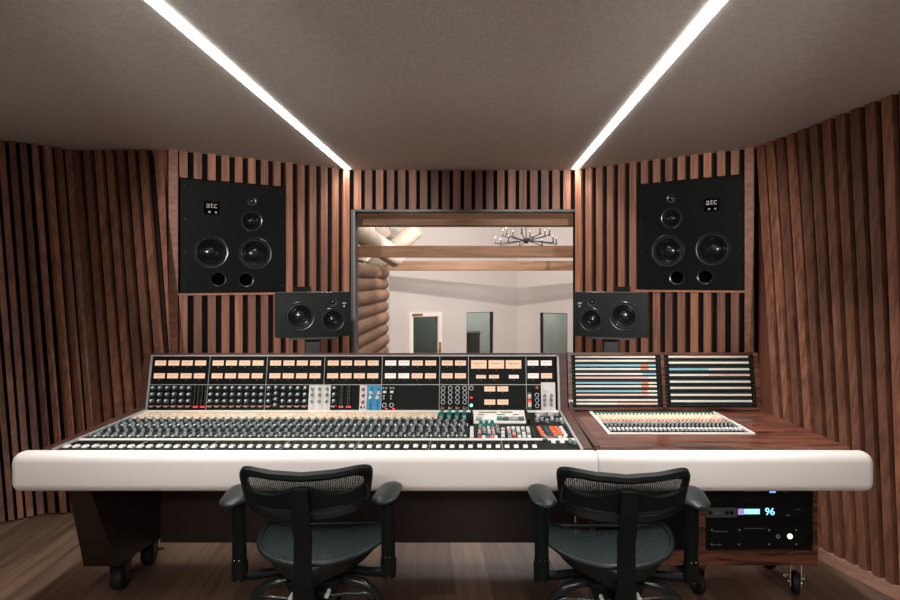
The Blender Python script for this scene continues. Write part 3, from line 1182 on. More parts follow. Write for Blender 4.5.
for s_ in (30, 31):
    p = slot_panel(s_, 'panel_blue', 'blue_module')
    for py, kk in ((388.8, bluek), (393.2, ecolk), (398, ecolk), (403, bluek), (407.3, bluek)):
        link(kk, kk.name.split('.')[0], p, (.004 if py < 395 else -.002, bv(py) - VC, 0), (0, 0, random.uniform(-1, 1)))
for s_ in (32, 33):
    p = slot_panel(s_, 'panel_black', 'switch_module')
    k = MB(); k.box(-.004, .004, -.004, .004, 0, .003)
    tb = k.mesh('teal_button', 'cyan_led')
    k = MB(); k.box(-.008, .008, -.006, .006, 0, .004)
    wb = k.mesh('white_button', 'cap_white')
    for x in (-.009, .006):
        link(bt_white, 'push_button', p, (x, bv(388.5) - VC, 0))
    link(wb, 'white_button', p, (-.002, bv(392.4) - VC, 0))
    for py in (396.4, 399):
        link(bt_white, 'push_button', p, (-.006, bv(py) - VC, 0))
    o = link(ringk, 'ringed_knob', p, (-.002, bv(405.4) - VC, 0))
    link(led_red, 'red_light', p, (.009, bv(409) - VC, 0))
panel(X0 + 34 * SL + .0004, X0 + 40 * SL - .0012, .004, VS - .002, 'blank_panel', 'panel_black')
for s_ in range(40, 44):
    p = slot_panel(s_, 'panel_black', 'group_module')
    for py in (388.6, 393, 397.8):
        link(ringk, 'ringed_knob', p, (0, bv(py) - VC, 0))
    link(tick, 'tick', p, (0, bv(385.8) - VC, 0))
    link(ringk, 'ringed_knob', p, (0, bv(402.4) - VC, 0))
    link(bt_red, 'push_button', p, (-.006, bv(407.4) - VC, 0))
    link(bt_red, 'push_button', p, (.007, bv(408.2) - VC, 0))
p, cx, cv = panel(XM + .0012, XR - .0012, .004, VS - .002, 'master_meter_panel', 'panel_black')
for px in (489.8, 502.7):
    for py in (389.4, 402.4):
        vu(.057, .0265, 'vu_face', p, (px - CX) * .00526 - cx, bv(py) - cv)
        link(dot_me, 'legend', p, ((px - CX) * .00526 - cx, bv(py + 4.1) - cv, 0))
link(ringk, 'ringed_knob', p, ((471.3 - CX) * .00526 - cx, bv(388.6) - cv, 0))
link(led_red, 'red_light', p, ((471.3 - CX) * .00526 - cx, bv(398) - cv, 0))
k = MB(); k.lathe([(.0085, 0), (.0085, .006), (.0001, .006)], 14)
link(k.mesh('cyan_light', 'cyan_led'), 'cyan_light', p, ((471.3 - CX) * .00526 - cx, bv(405.6) - cv, 0))
p = slot_panel(52, 'panel_black', 'level_meter')
for j, c in enumerate(('teal', 'strip_cream', 'strip_cream', 'red_led', 'red', 'strip_pink', 'strip_cream', 'teal')):
    k = MB(); k.box(-.012, .006, -.0045, .0045, 0, .002)
    link(k.mesh('level_segment', c), 'level_segment', p, (.0, -.052 + j * .0105, 0))
p = slot_panel(53, 'panel_black')
for py in (388.5, 395.5, 400.5, 406):
    link(ringk if py > 390 else redk, 'ringed_knob' if py > 390 else 'red_knob', p, (-.002, bv(py) - VC, 0))
p, cx, cv = panel(X0 + 54 * SL + .001, XE - .001, .004, VS + .012, 'white_module', 'panel_white', .007)
for x in (-.018, .016):
    for py in (396, 400.5, 405):
        link(greyk, 'grey_knob', p, (x, bv(py) - cv, 0))
k = MB(); k.box(-.016, .006, -.012, .012, 0, .004)
link(k.mesh('rocker_switch', 'cap_white'), 'rocker_switch', p, (-.008, bv(389) - cv, 0))
k = MB(); k.lathe([(.006, 0), (.006, .004), (.0001, .004)], 12)
link(k.mesh('amber_light', 'vu_face'), 'amber_light', p, (.022, bv(407.4) - cv, 0))


# legs, modesty panel, casters
def caster_mesh(parent, x, y, r, top, face=0., wide=.034, metal='steel'):
    """a swivel caster: plate, fork, wheel"""
    k = MB()
    k.box(-.045, .045, -.04, .04, top - .008, top)
    k.cyl((0, 0, top - .008), (0, 0, top - .02), .024)
    for s_ in (-1, 1):
        k.hexa([(s_ * (wide / 2 + .006) - .002, -.02, r - .012), (s_ * (wide / 2 + .006) + .002, -.02, r - .012), (s_ * (wide / 2 + .006) + .002, .012, r - .012), (s_ * (wide / 2 + .006) - .002, .012, r - .012)],
               [(s_ * (wide / 2 + .006) - .002, -.028, top - .02), (s_ * (wide / 2 + .006) + .002, -.028, top - .02), (s_ * (wide / 2 + .006) + .002, .028, top - .02), (s_ * (wide / 2 + .006) - .002, .028, top - .02)])
    k.box(-wide / 2 - .008, wide / 2 + .008, -.028, .028, top - .022, top - .017)
    k.cyl((-wide / 2 - .014, 0, r), (wide / 2 + .014, 0, r), .007, n=10)
    k.box(-wide / 2 - .03, wide / 2 + .03, .028, .045, r + .004, r + .012)
    o = link(k.mesh('caster', metal), 'caster', parent, rel((x, y, 0)) if parent == con else Vector((x, y, 0)) - parent.location, (0, 0, face))
    w_ = MB()
    X = Matrix.Translation((0, 0, r)) @ Matrix.Rotation(PI / 2, 4, 'Y')
    w_.lathe([(.012, -wide / 2), (r * .8, -wide / 2), (r * .97, -wide * .36), (r, -wide * .12), (r, wide * .12), (r * .97, wide * .36), (r * .8, wide / 2), (.012, wide / 2)], 28, 0, X)
    link(w_.mesh('wheel', 'rubber', smooth=45), 'wheel', o)
    return o


b = MB()
# raked front leg: profile in YZ swept in X
def prism_x(mb, prof, x0, x1, x0b=None):
    n = len(prof)
    vs = [(x0, y, z) for y, z in prof] + [(x1, y, z) for y, z in prof]
    fs = [tuple(range(n)), tuple(range(2 * n - 1, n - 1, -1))] + [(i, (i + 1) % n, n + (i + 1) % n, n + i) for i in range(n)]
    mb.add(vs, fs)


b.hexa([(-1.795, 2.55, .155), (-1.64, 2.55, .155), (-1.64, 2.93, .13), (-1.795, 2.93, .13)],
       [(-1.722, 2.34, .629), (-1.64, 2.34, .629), (-1.64, 2.93, .629), (-1.722, 2.93, .629)])
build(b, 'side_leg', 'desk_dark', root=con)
b = MB(); b.box(-1.64, .50, 2.89, 2.93, .105, .629)
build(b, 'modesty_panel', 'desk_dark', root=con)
caster_mesh(con, -1.69, 2.65, .055, .142, .1, .055, 'iron')
caster_mesh(con, -1.69, 2.88, .052, .13, .1, .05, 'iron')

# ------------------------------------------------------------------ patchbay desk (right wing)
L1 = Vector((1.0, 2.6, 0))
wing = thing('patchbay_desk', 'reddish wooden desk wing with two lit patchbays, on casters, right of the console', 'desk', L1)
build(armrest(XS + .003, 1.566, False, True), 'padded_armrest', 'white_pad', root=wing, smooth=60)
TZ = .777
WX0, WX1 = .472, 1.515
MX0, MX1, MY0, MY1 = .575, 1.228, 2.475, 2.90          # cut-out of the little mixer
b = MB()
def slab(x0, x1, y0, y1, x1b=None):
    x1b = x1 if x1b is None else x1b
    b.hexa([(x0, y0, .735), (x1, y0, .735), (x1b, y1, .735), (x0, y1, .735)], [(x0, y0, TZ), (x1, y0, TZ), (x1b, y1, TZ), (x0, y1, TZ)])
slab(.500, 1.515, 2.286, MY0, 1.505)
slab(.500, MX0, MY0, 2.95)
slab(MX1, 1.503, MY0, 2.95, 1.482)
slab(MX0, MX1, MY1, 2.95)
build(b, 'desktop', 'desk_wood', root=wing)
b = MB(); b.box(.4735, .499, 2.286, 3.04, .66, TZ + .006)
build(b, 'edge_strip', 'desk_frame', root=wing)
b = MB()
b.box(.500, 1.50, 2.30, 2.318, .640, .734)
b.box(1.47, 1.488, 2.30, 3.04, .640, .734)
b.box(.50, 1.487, 3.02, 3.04, .64, 1.05)
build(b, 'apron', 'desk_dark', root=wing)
# bridge box
b = MB()
WV = .303
bbox(b, .4735, .494, .004, WV, -.11, .016)
bbox(b, .966, .983, .008, WV - .014, -.11, .016)
bbox(b, 1.458, 1.482, .004, WV, -.11, .016)
bbox(b, .494, 1.458, .004, .018, -.11, .016)
bbox(b, .494, 1.458, WV - .014, WV, -.11, .016)
build(b, 'bridge_frame', 'desk_wood', root=wing)


def relw(p):
    return Vector(p) - L1


def patchbay(x0, x1, rows_, sx0, sx1):
    v0, v1 = .020, WV - .016
    k = MB()
    k.box(-(x1 - x0) / 2, (x1 - x0) / 2, -(v1 - v0) / 2, (v1 - v0) / 2, -.03, 0)
    cx, cv = (x0 + x1) / 2, (v0 + v1) / 2
    o = link(k.mesh('patchbay', 'panel_black'), 'patchbay', wing, relw(bp(cx, cv, .006)), EB)
    lo, hi = sx0 - cx, sx1 - cx
    sk = MB(); sk.cyl((0, 0, 0), (0, 0, .002), .0026, n=8)
    skm = sk.mesh('rack_screw', 'panel_grey')
    for xx in (-(x1 - x0) / 2 + .008, (x1 - x0) / 2 - .008):
        for j in range(13):
            link(skm, 'rack_screw', o, (xx, -.115 + j * .0192, 0))
    jk = MB()
    for py, segs in rows_:
        y = bv(py) - cv
        k = MB()
        mats, u = [], 0.
        for i, (frac, m_) in enumerate(segs):
            k.box(lo + (hi - lo) * u, lo + (hi - lo) * frac, -.0050, .0050, 0, .003, i)
            u = frac
            mats.append(m_)
        link(k.mesh('label_strip', mats), 'label_strip', o, (0, y, 0))
    ys = [bv(py) - cv for py, _ in rows_]
    ys.append(ys[-1] - .03)
    for y, y2 in zip(ys, ys[1:]):
        if y - y2 < .0215:
            continue
        for i in range(48):
            xx = lo + (hi - lo) * (i + .5) / 48
            for dy in ((.30, .70) if y - y2 > .028 else (.5,)):
                q = y + (y2 - y) * dy
                if abs(q - y) < .009 or abs(q - y2) < .009:
                    continue
                jk.lathe([(.0034, 0), (.0034, .0012), (.002, .0012)], 8, 0, Matrix.Translation((xx, q, 0)))
    if jk.v:
        j = link(jk.mesh('jack_socket', 'panel_grey'), 'jack_socket', o)
        j['kind'] = 'stuff'
    return o


W, CR, BL, OR, PK = 'strip_white', 'strip_cream', 'strip_blue', 'strip_orange', 'strip_pink'
patchbay(.496, .964, [(357.4, [(1, W)]), (361.3, [(.9, CR), (1, PK)]), (366, [(.81, BL), (.91, OR), (1, BL)]), (369.6, [(.81, W), (.91, OR), (1, W)]),
                      (374.6, [(.83, W), (1, BL)]), (378.2, [(.9, PK), (1, W)]), (383.4, [(.81, BL), (.9, OR), (1, W)]), (386.8, [(.81, W), (.9, OR), (1, W)]),
                      (391.6, [(.81, BL), (.88, OR), (1, W)]), (395.2, [(.9, PK), (1, W)]), (400.4, [(1, W)]), (403.9, [(.5, W), (1, PK)])], .515, .940)
patchbay(.985, 1.456, [(357.2, [(1, CR)]), (363.2, [(.6, CR), (1, W)]), (369.8, [(.49, BL), (1, W)]), (375.6, [(.49, W), (1, PK)]), (382.2, [(1, W)]),
                       (388.4, [(1, W)]), (395.3, [(1, W)]), (401.4, [(1, W)])], 1.011, 1.434)

# little line mixer let into the desktop
b = MB()
b.box(MX0 + .016, MX1 - .016, MY0 + .018, MY1 - .004, .735, TZ - .006)
lm = build(b, 'line_mixer', 'panel_black', root=wing)
b = MB()
for x0, x1, y0, y1 in ((MX0, MX1, MY0, MY0 + .017), (MX0, MX0 + .015, MY0 + .017, MY1), (MX1 - .015, MX1, MY0 + .017, MY1)):
    b.box(x0, x1, y0, y1, .74, TZ + .004)
build(b, 'mixer_trim', 'trim_white', parent=lm, root=wing)
def small_knob(name, c1, c2, r=.0072, h=.016):
    return knob_mesh(name, r, h, c1, c2, 10, False)
mk = [('grey_knob', small_knob('grey_knob', 'knob_dark', 'label_white')), ('red_knob', small_knob('red_knob', 'panel_white', 'strip_orange')), ('pink_knob', small_knob('pink_knob', 'panel_white', 'strip_pink'))]
k = MB(); k.box(-.0058, .0058, -.013, .013, 0, .013)
mcap = k.mesh('fader_cap', 'cap_white', bevel=.002, seg=1)
mz = TZ - .006
sb = MB()
sb.box(MX0 + .017, MX1 - .017, 2.715, MY1 - .006, mz, mz + .0012, 2)
for i in range(32):
    x = MX0 + .030 + i * .0191
    link(mcap, 'fader_cap', lm, relw((x, 2.560, mz)))
    link(mk[0][1], 'grey_knob', lm, relw((x, 2.618, mz)))
    link(mk[0][1], 'grey_knob', lm, relw((x, 2.662, mz)))
    link(mk[1][1], 'red_knob', lm, relw((x, 2.702, mz)))
    for Y, c in ((2.732, 1), (2.763, 2), (2.795, 2), (2.83, 3), (2.865, 4)):
        sb.lathe([(.0068, 0), (.0068, .005), (.005, .007), (.0046, .015), (.0001, .015)], 8, c, Matrix.Translation((x, Y, mz + .0012)))
o = build(sb, 'small_knob', ['knob_dark', 'strip_pink', 'strip_cream', 'strip_cream', 'teal'], parent=lm, root=wing, smooth=35)
o['kind'] = 'stuff'

# rack pedestal under the wing
PX0, PX1, PM0, PM1, PF, PB, PZ = .505, 1.535, .995, 1.028, 2.53, 2.90, .170
b = MB()
for x0, x1 in ((PX0, PX0 + .026), (PM0, PM1), (PX1 - .022, PX1)):
    b.box(x0, x1, PF, PB, PZ + .066, .639)
b.box(PX0, PX1, PF, PB, PZ, PZ + .066)
b.box(PX0 + .026, PX1 - .022, PF, PB, .62, .639)
build(b, 'rack_pedestal', 'desk_wood', root=wing)
b = MB(); b.box(PX0 + .027, PX1 - .023, PB - .02, PB - .001, PZ + .067, .619)
build(b, 'rack_back', 'black', root=wing)
for x in (PX0 + .06, 1.02, 1.478):
    caster_mesh(wing, x, 2.61, .052, PZ - .001, -.38 if x > 1.2 else .25, .032)
for x in (PX0 + .06, 1.02, 1.47):
    caster_mesh(wing, x, 2.84, .052, PZ - .001, .4, .030)

rz = lambda py: CH - (py - CY) * 2.53 / F
rx = lambda px: (px - CX) * 2.53 / F
RX0, RX1 = PM1 + .002, PX1 - .024


def rack_unit(name, lab, x0, x1, z0, z1, face):
    t = thing(name, lab, 'audio unit', ((x0 + x1) / 2, PF + .012, z0), 0)
    k = MB()
    k.box(-(x1 - x0) / 2, (x1 - x0) / 2, 0, .006, 0, z1 - z0)
    link(k.mesh('front_panel', face), 'front_panel', t)
    k = MB(); k.box(-(x1 - x0) / 2 + .02, (x1 - x0) / 2 - .02, .0065, .30, .002, z1 - z0 - .002)
    link(k.mesh('chassis', 'black'), 'chassis', t)
    return t, (x0 + x1) / 2, z0


def small(t, c, name, x0, x1, z0, z1, m, d=.002):
    k = MB(); k.box(x0 - c[0], x1 - c[0], -d, 0, z0 - c[1], z1 - c[1])
    return link(k.mesh(name, m), name, t)


t, *c = rack_unit('rack_processor', 'thin dark rack unit with a blue light, topmost under the wooden desk', RX0, RX1, .452, .505, 'panel_black')
small(t, c, 'blue_light', rx(771), rx(777), .494, .500, 'blue_led')
small(t, c, 'label_line', rx(745), rx(760), .498, .4995, 'label_grey')
small(t, c, 'label_line', rx(785), rx(790), .494, .496, 'label_grey')
t, *c = rack_unit('clock_unit', 'slim rack unit with bright blue digits and a cyan display', RX0, RX1, rz(518.8), rz(508.2), 'panel_black')
small(t, c, 'grey_fascia', RX0 + .004, rx(738), rz(518.4), rz(508.6), 'panel_grey', .0015)
small(t, c, 'purple_display', rx(739.2), rx(745), rz(515.6), rz(509.8), 'lcd_purple', .003)
for i in range(4):
    small(t, c, 'cyan_display', rx(745.4 + i * 3.95), rx(749.0 + i * 3.95), rz(515.0), rz(510), 'lcd_cyan', .003)
text('digits', '96', .046, 'digit_blue', t, (rx(771) - c[0], -.002, rz(512.8) - c[1]), FE)
text('lettering', 'Sync', .020, 'label_grey', t, (rx(718.5) - c[0], -.0025, rz(513.6) - c[1]), FE)
k = MB()
for px in (710.8, 727.5, 732.5):
    k.cyl((rx(px) - c[0], 0, rz(513.4) - c[1]), (rx(px) - c[0], -.008, rz(513.4) - c[1]), .008, n=16)
link(k.mesh('control_knob', 'panel_black'), 'control_knob', t)
small(t, c, 'label_line', rx(788), rx(791), rz(516.6), rz(516), 'label_white')
small(t, c, 'label_line', rx(797), rx(802), rz(510.6), rz(510.2), 'label_grey')
t, *c = rack_unit('power_amplifier', 'tall black rack unit with a round green power light, lowest in the rack', RX0, RX1, PZ + .068, rz(526.5), 'panel_black')
for px in (712.8, 740.4, 770.2, 797.6):
    for py in (531, 545.4):
        k = MB(); k.cyl((0, 0, 0), (0, -.003, 0), .0035, n=10)
        link(k.mesh('panel_screw', 'label_white'), 'panel_screw', t, (rx(px) - c[0], 0, rz(py) - c[1]))
k = MB(); k.lathe([(.009, 0), (.009, .003), (.0055, .003), (.0055, -.001)], 20)
link(k.mesh('jack_socket', 'label_white'), 'jack_socket', t, (rx(779.4) - c[0], 0, rz(537.4) - c[1]), FE)
k = MB(); k.lathe([(.0115, 0), (.0115, .004), (.0001, .005)], 20)
link(k.mesh('power_light', 'green_led'), 'power_light', t, (rx(791.2) - c[0], 0, rz(537.3) - c[1]), FE)
small(t, c, 'label_line', rx(714.5), rx(728.5), rz(532.9), rz(532.3), 'label_grey')
small(t, c, 'label_line', rx(745), rx(766), rz(529.6), rz(529.2), 'label_grey')
small(t, c, 'label_line', rx(715), rx(723), rz(546), rz(545.6), 'label_grey')
b = MB()
b.box(RX0, RX1, PF + .012, PF + .018, rz(508), .451)
b.box(RX0, RX1, PF + .012, PF + .018, rz(526.3), rz(519))
b.box(RX0, RX1, PF + .012, PF + .018, .506, .619)
b.box(PX0 + .027, PM0 - .001, PF + .012, PF + .018, PZ + .067, .619)
build(b, 'rack_blank', 'black', root=wing)


# ------------------------------------------------------------------ chairs
def make_chair(label, loc, rz_, handed):
    t = thing('office_chair', label, 'chair', loc, rz_, 'mesh office chairs at the console')
    BC, tilt = Vector((0, -.245, .750)), math.radians(17)
    hw_t, hw_b, hh = .228, .202, .090
    ca, sa = math.cos(tilt), math.sin(tilt)

    def back(u, v, n=0.):                               # u across, v up, n towards the rear
        yb = .055 * (u / .22) ** 2
        return BC + Vector((u, yb - v * sa - n * ca, v * ca - n * sa))

    def outline(k, N, ins=0.):
        """rounded trapezoid outline, saddle top"""
        a = 2 * PI * k / N
        c_, s_ = math.cos(a), math.sin(a)
        e = .34
        x = math.copysign(abs(c_) ** e, c_)
        y = math.copysign(abs(s_) ** e, s_)
        hw = hw_b + (hw_t - hw_b) * (y + 1) / 2
        u = x * (hw - ins)
        v = y * (hh - ins)
        if y > 0:
            v += y * (-.014 + .026 * (u / hw_t) ** 2)
        else:
            v += -y * (-.016 + .028 * (u / hw_t) ** 2)
        return u, v
    N = 72
    k = MB()
    ring_o = [outline(i, N, 0.) for i in range(N)]
    ring_i = [outline(i, N, .026) for i in range(N)]
    rings_ = []
    for (uo, vo), (ui, vi) in zip(ring_o, ring_i):
        um, vm = (uo + ui) / 2, (vo + vi) / 2
        rings_.append([back(uo, vo, 0), back(uo * .995, vo * .99, .012), back(um, vm, .018), back(ui, vi, .010), back(ui, vi, -.006), back(um, vm, -.012), back(uo, vo, -.008)])
    rings_.append(rings_[0])
    k.rings(rings_, caps=False)
    br = link(k.mesh('back_frame', 'chair_plastic', smooth=50), 'back_frame', t)
    # mesh sheet
    k = MB()
    def sheet(a, c_):
        u_ = (a * 2 - 1)
        v_ = (c_ * 2 - 1)
        hw = hw_b + (hw_t - hw_b) * (v_ + 1) / 2 - .02
        u = u_ * hw
        v = v_ * (hh - .02)
        v += (v_ * (-.014 + .026 * (u / hw_t) ** 2) if v_ > 0 else -v_ * (-.016 + .028 * (u / hw_t) ** 2))
        return back(u, v, -.002)
    k.grid(sheet, 16, 8)
    link(k.mesh('back_mesh', 'back_mesh', smooth=True), 'back_mesh', br)
    # wavy lumbar bar behind the mesh
    k = MB()
    rs = []
    n_ = 28
    for i in range(n_ + 1):
        u = -.195 + .39 * i / n_
        s_ = abs(u) / .195
        top = .034 * math.exp(-(u / .07) ** 2) + .004 + .028 * s_ ** 5
        bot = -.040 + .010 * s_ ** 2
        rs.append([back(u, top, .014), back(u, top, .028), back(u, bot, .030), back(u, bot, .014)])
    k.rings(rs)
    link(k.mesh('lumbar_support', 'chair_plastic', smooth=45), 'lumbar_support', t)
    k = MB()
    k.tube([back(-.2 + .4 * i / 20, -.050 + .020 * ((i - 10) / 10) ** 2, .028 - .016 * ((i - 10) / 10) ** 4) for i in range(21)], .0075, 8)
    for s_ in (-1, 1):
        k.tube([back(s_ * .2, -.036, .012), back(s_ * .203, .0, .012), back(s_ * .2, .03, .012)], .008, 8)
    link(k.mesh('lower_rail', 'chair_gloss', smooth=45), 'lower_rail', t)
    # spine
    k = MB()
    pts = [back(0, .044, .036), back(0, .0, .046), back(0, -.07, .056), Vector((0, -.25, .60)), Vector((0, -.255, .50)), Vector((0, -.25, .42)), Vector((0, -.225, .37)), Vector((0, -.15, .345)), Vector((0, -.02, .345))]
    rs = []
    for i, p in enumerate(pts):
        d = (pts[min(i + 1, len(pts) - 1)] - pts[max(i - 1, 0)]).normalized()
        nn = Vector((0, d.z, -d.y))
        w_ = (.0235 if i == 0 else .0285) if i < 5 else .033
        th = .010
        rs.append([p + Vector((-w_, 0, 0)) - nn * th * .4, p + Vector((-w_ * .8, 0, 0)) - nn * th, p + Vector((w_ * .8, 0, 0)) - nn * th, p + Vector((w_, 0, 0)) - nn * th * .4, p + Vector((w_, 0, 0)) + nn * th, p + Vector((-w_, 0, 0)) + nn * th])
    k.rings(rs)
    link(k.mesh('spine', 'chair_plastic', smooth=50), 'spine', t)
    # seat
    def seat_pt(u, v, dz=0.):                           # v: 0 rear .. 1 front
        yy = -.185 + .43 * v
        # half width: round at the rear, squarer at the front
        q = max(0., 1 - ((.74 - v) / .74) ** 2.3) ** .5 if v < .74 else max(0., 1 - ((v - .74) / .275) ** 4) ** .5
        hw = .246 * max(q, .02)
        x = u * hw
        z = .468 + .016 * abs(u) ** 2 - .010 * (1 - abs(u) ** 2) - (.045 * ((v - .72) / .28) ** 2 if v > .72 else 0) + dz
        return Vector((x, yy, z))
    k = MB()
    k.grid(lambda a, c_: seat_pt(a * 2 - 1, .012 + c_ * .976), 26, 26)
    st_ = link(k.mesh('seat', 'seat_mesh', smooth=True), 'seat', t)
    k = MB()
    path = [seat_pt(-1, .985 - .97 * i / 30, -.002) for i in range(31)] + [seat_pt(1, .015 + .97 * i / 30, -.002) for i in range(31)]
    k.tube(path, .0095, 8, closed=True)
    link(k.mesh('seat_rim', 'chair_pad', smooth=60), 'seat_rim', st_)
    k = MB()
    rs = []
    for i in range(15):
        v = .03 + .94 * i / 14
        rs.append([seat_pt(-.97, v, -.010), seat_pt(-.5, v, -.022), seat_pt(0, v, -.026), seat_pt(.5, v, -.022), seat_pt(.97, v, -.010), seat_pt(.8, v, -.045), seat_pt(0, v, -.075), seat_pt(-.8, v, -.045)])
    k.rings(rs)
    link(k.mesh('seat_pan', 'rubber', smooth=50), 'seat_pan', t)
    # armrests
    for s_ in (-1, 1):
        k = MB()
        rs = []
        X = Matrix.Translation((s_ * .264, -.125, .703)) @ Matrix.Rotation(math.radians(-7 * s_), 4, 'Z')
        for i in range(13):
            a = i / 12
            y = -.100 + .19 * a
            q = (1 - abs(a * 2 - 1) ** 4.5) ** .5 if 0 < a < 1 else .12
            w_ = .043 * max(q, .3)
            rs.append([X @ Vector((w_ * math.cos(2 * PI * j / 14), y, .013 * max(q, .4) * math.sin(2 * PI * j / 14) + .004 * a)) for j in range(14)])
        k.rings(rs)
        arm = link(k.mesh('armrest', 'chair_pad', smooth=60), 'armrest', t)
        k = MB()
        k.tube([(s_ * .262, -.115, .700), (s_ * .262, -.112, .60), (s_ * .262, -.105, .50), (s_ * .262, -.10, .425)], [.019, .0195, .020, .0205], 14, flat=1.25)
        k.tube([(s_ * .262, -.10, .46), (s_ * .262, -.10, .395)], [.024, .023], 14, flat=1.2)
        k.tube([(s_ * .262, -.10, .408), (s_ * .20, -.08, .400), (s_ * .10, -.04, .392), (s_ * .03, -.02, .388)], [.017, .016, .016, .016], 10)
        link(k.mesh('arm_post', 'chair_plastic', smooth=50), 'arm_post', arm)
        k = MB(); k.sphere((0, 0, 0), .0024, 8)
        skm = k.mesh('arm_screw', 'steel')
        for dx, yy, z in ((-.008, -.130, .475), (.008, -.130, .475), (.004, -.127, .402)):
            link(skm, 'arm_screw', arm, (s_ * .262 + dx, yy, z))
    # mechanism
    k = MB()
    k.hexa([(-.075, -.12, .325), (.075, -.12, .325), (.075, .13, .325), (-.075, .13, .325)], [(-.10, -.14, .400), (.10, -.14, .400), (.10, .15, .415), (-.10, .15, .415)])
    mech = link(k.mesh('tilt_mechanism', 'chair_plastic', bevel=.012), 'tilt_mechanism', t)
    k = MB()
    for s_ in (-1, 1):
        k.tube([(s_ * .05, -.06, .365), (s_ * .11, -.08, .378), (s_ * .17, -.09, .366), (s_ * .215, -.09, .332), (s_ * .235, -.085, .28)], [.016, .017, .017, .016, .012], 10)
    link(k.mesh('yoke', 'chair_gloss', smooth=50), 'yoke', mech)
    for s_ in (-1, 1):
        k = MB()
        z = .362 if s_ < 0 else .370
        k.tube([(s_ * .03, -.16, z), (s_ * .08, -.165, z - .004), (s_ * .13, -.165, z + .002), (s_ * .18, -.16, z - .002), (s_ * .205, -.15, z - .018)], [.006, .006, .006, .010, .012], 8)
        o = link(k.mesh('lever', 'chair_gloss', smooth=50), 'lever', mech)
        k = MB(); k.cyl((s_ * .062, -.15, z + .004), (s_ * .062, -.186, z + .004), .0075, n=12)
        link(k.mesh('lever_bolt', 'label_white'), 'lever_bolt', o)
    # column and star base
    k = MB(); k.cyl((0, 0, .09), (0, 0, .24), .030, n=20); k.cyl((0, 0, .24), (0, 0, .326), .016, n=16)
    link(k.mesh('gas_column', 'chair_plastic', smooth=40), 'gas_column', t)
    k = MB()
    k.cyl((0, 0, .085), (0, 0, .135), .045, .040, 20)
    k_c = []
    for j in range(5):
        a = 2 * PI * j / 5 + .3
        d = Vector((math.cos(a), math.sin(a), 0))
        k.tube([d * .035 + Vector((0, 0, .11)), d * .15 + Vector((0, 0, .105)), d * .26 + Vector((0, 0, .088)), d * .315 + Vector((0, 0, .078))], [.027, .024, .020, .018], 10)
        k_c.append((d * .31, a))
    bs = link(k.mesh('star_base', 'chair_gloss', smooth=50), 'star_base', t)
    k = MB()
    for s_ in (-1, 1):
        k.cyl((s_ * .010, 0, 0), (s_ * .026, 0, 0), .029, n=18)
    k.cyl((0, 0, -.003), (0, 0, .03), .010, n=10)
    k.cyl((-.012, 0, 0), (.012, 0, 0), .012, n=10)
    cme = k.mesh('caster', 'rubber', smooth=40)
    for p, a in k_c:
        link(cme, 'caster', bs, (p.x, p.y, .0295), (0, 0, a + .7))
    return t


make_chair('black mesh office chair in front of the left half of the console', (-.588, 2.10, 0), math.radians(2.5), 1)
make_chair('black mesh office chair in front of the patchbay desk on the right', (.490, 2.08, 0), math.radians(-1.5), 1)

# ------------------------------------------------------------------ live room behind the window
FZ = -1.3
b = MB(); b.box(-4, 5, 5.2, 15.5, FZ - .1, FZ)
struct(b, 'floor_live_room', 'live_floor')
b = MB(); b.box(-4, 5, 5.16, 15.5, 4.0, 4.1)
struct(b, 'ceiling_live_room', 'plaster_white')
b = MB()
b.box(-4, AL.x - .006, 5.16, 5.2, FZ, 4.0); b.box(AR.x + .021, 5, 5.16, 5.2, FZ, 4.0)
b.box(AL.x - .006, AR.x + .021, 5.16, 5.2, OZ1 + .02, 4.0); b.box(AL.x - .006, AR.x + .021, 5.16, 5.2, FZ, OZ0)
struct(b, 'wall_live_room_near', 'plaster')
# far wall: two planes meeting in a corner
PA, PC, PD = at(390, 282, 11.5), at(517, 282, 13.), at(640, 282, 11.5)


def far_wall(p, q, name, openings):
    d = Vector((q.x - p.x, q.y - p.y, 0))
    Ln = d.length
    d.normalize()
    th = math.atan2(d.y, d.x)
    A = Vector((p.x, p.y, 0))

    def loc(px, py):
        kx = (px - CX) / F
        s = (kx * A.y - A.x) / (d.x - kx * d.y)
        Y = A.y + d.y * s
        return s, CH - (py - CY) * Y / F
    holes, info = [], []
    for (x0, x1, y0) in openings:
        s0, zt_ = loc(x0, y0)
        s1, _ = loc(x1, y0)
        zb_ = FZ + .02 if x0 < 420 else -.45
        holes.append(rect(s0, s1, zb_, zt_))
        info.append((s0, s1, zb_, zt_))
    me = holed_plate(rect(0, Ln, FZ, 4.0), holes, .14)
    me.materials.clear(); me.materials.append(M['plaster'])
    o = link(me, name, None, (A.x, A.y, 0), (PI / 2, 0, th))
    o['kind'] = 'structure'
    return A, th, info


A1, th1, inf1 = far_wall(PA, PC, 'wall_far_left', [(409, 441.5, 313), (466.5, 493.5, 312.5)])
A2, th2, inf2 = far_wall(PC, PD, 'wall_far_right', [(540, 567.5, 312.5)])


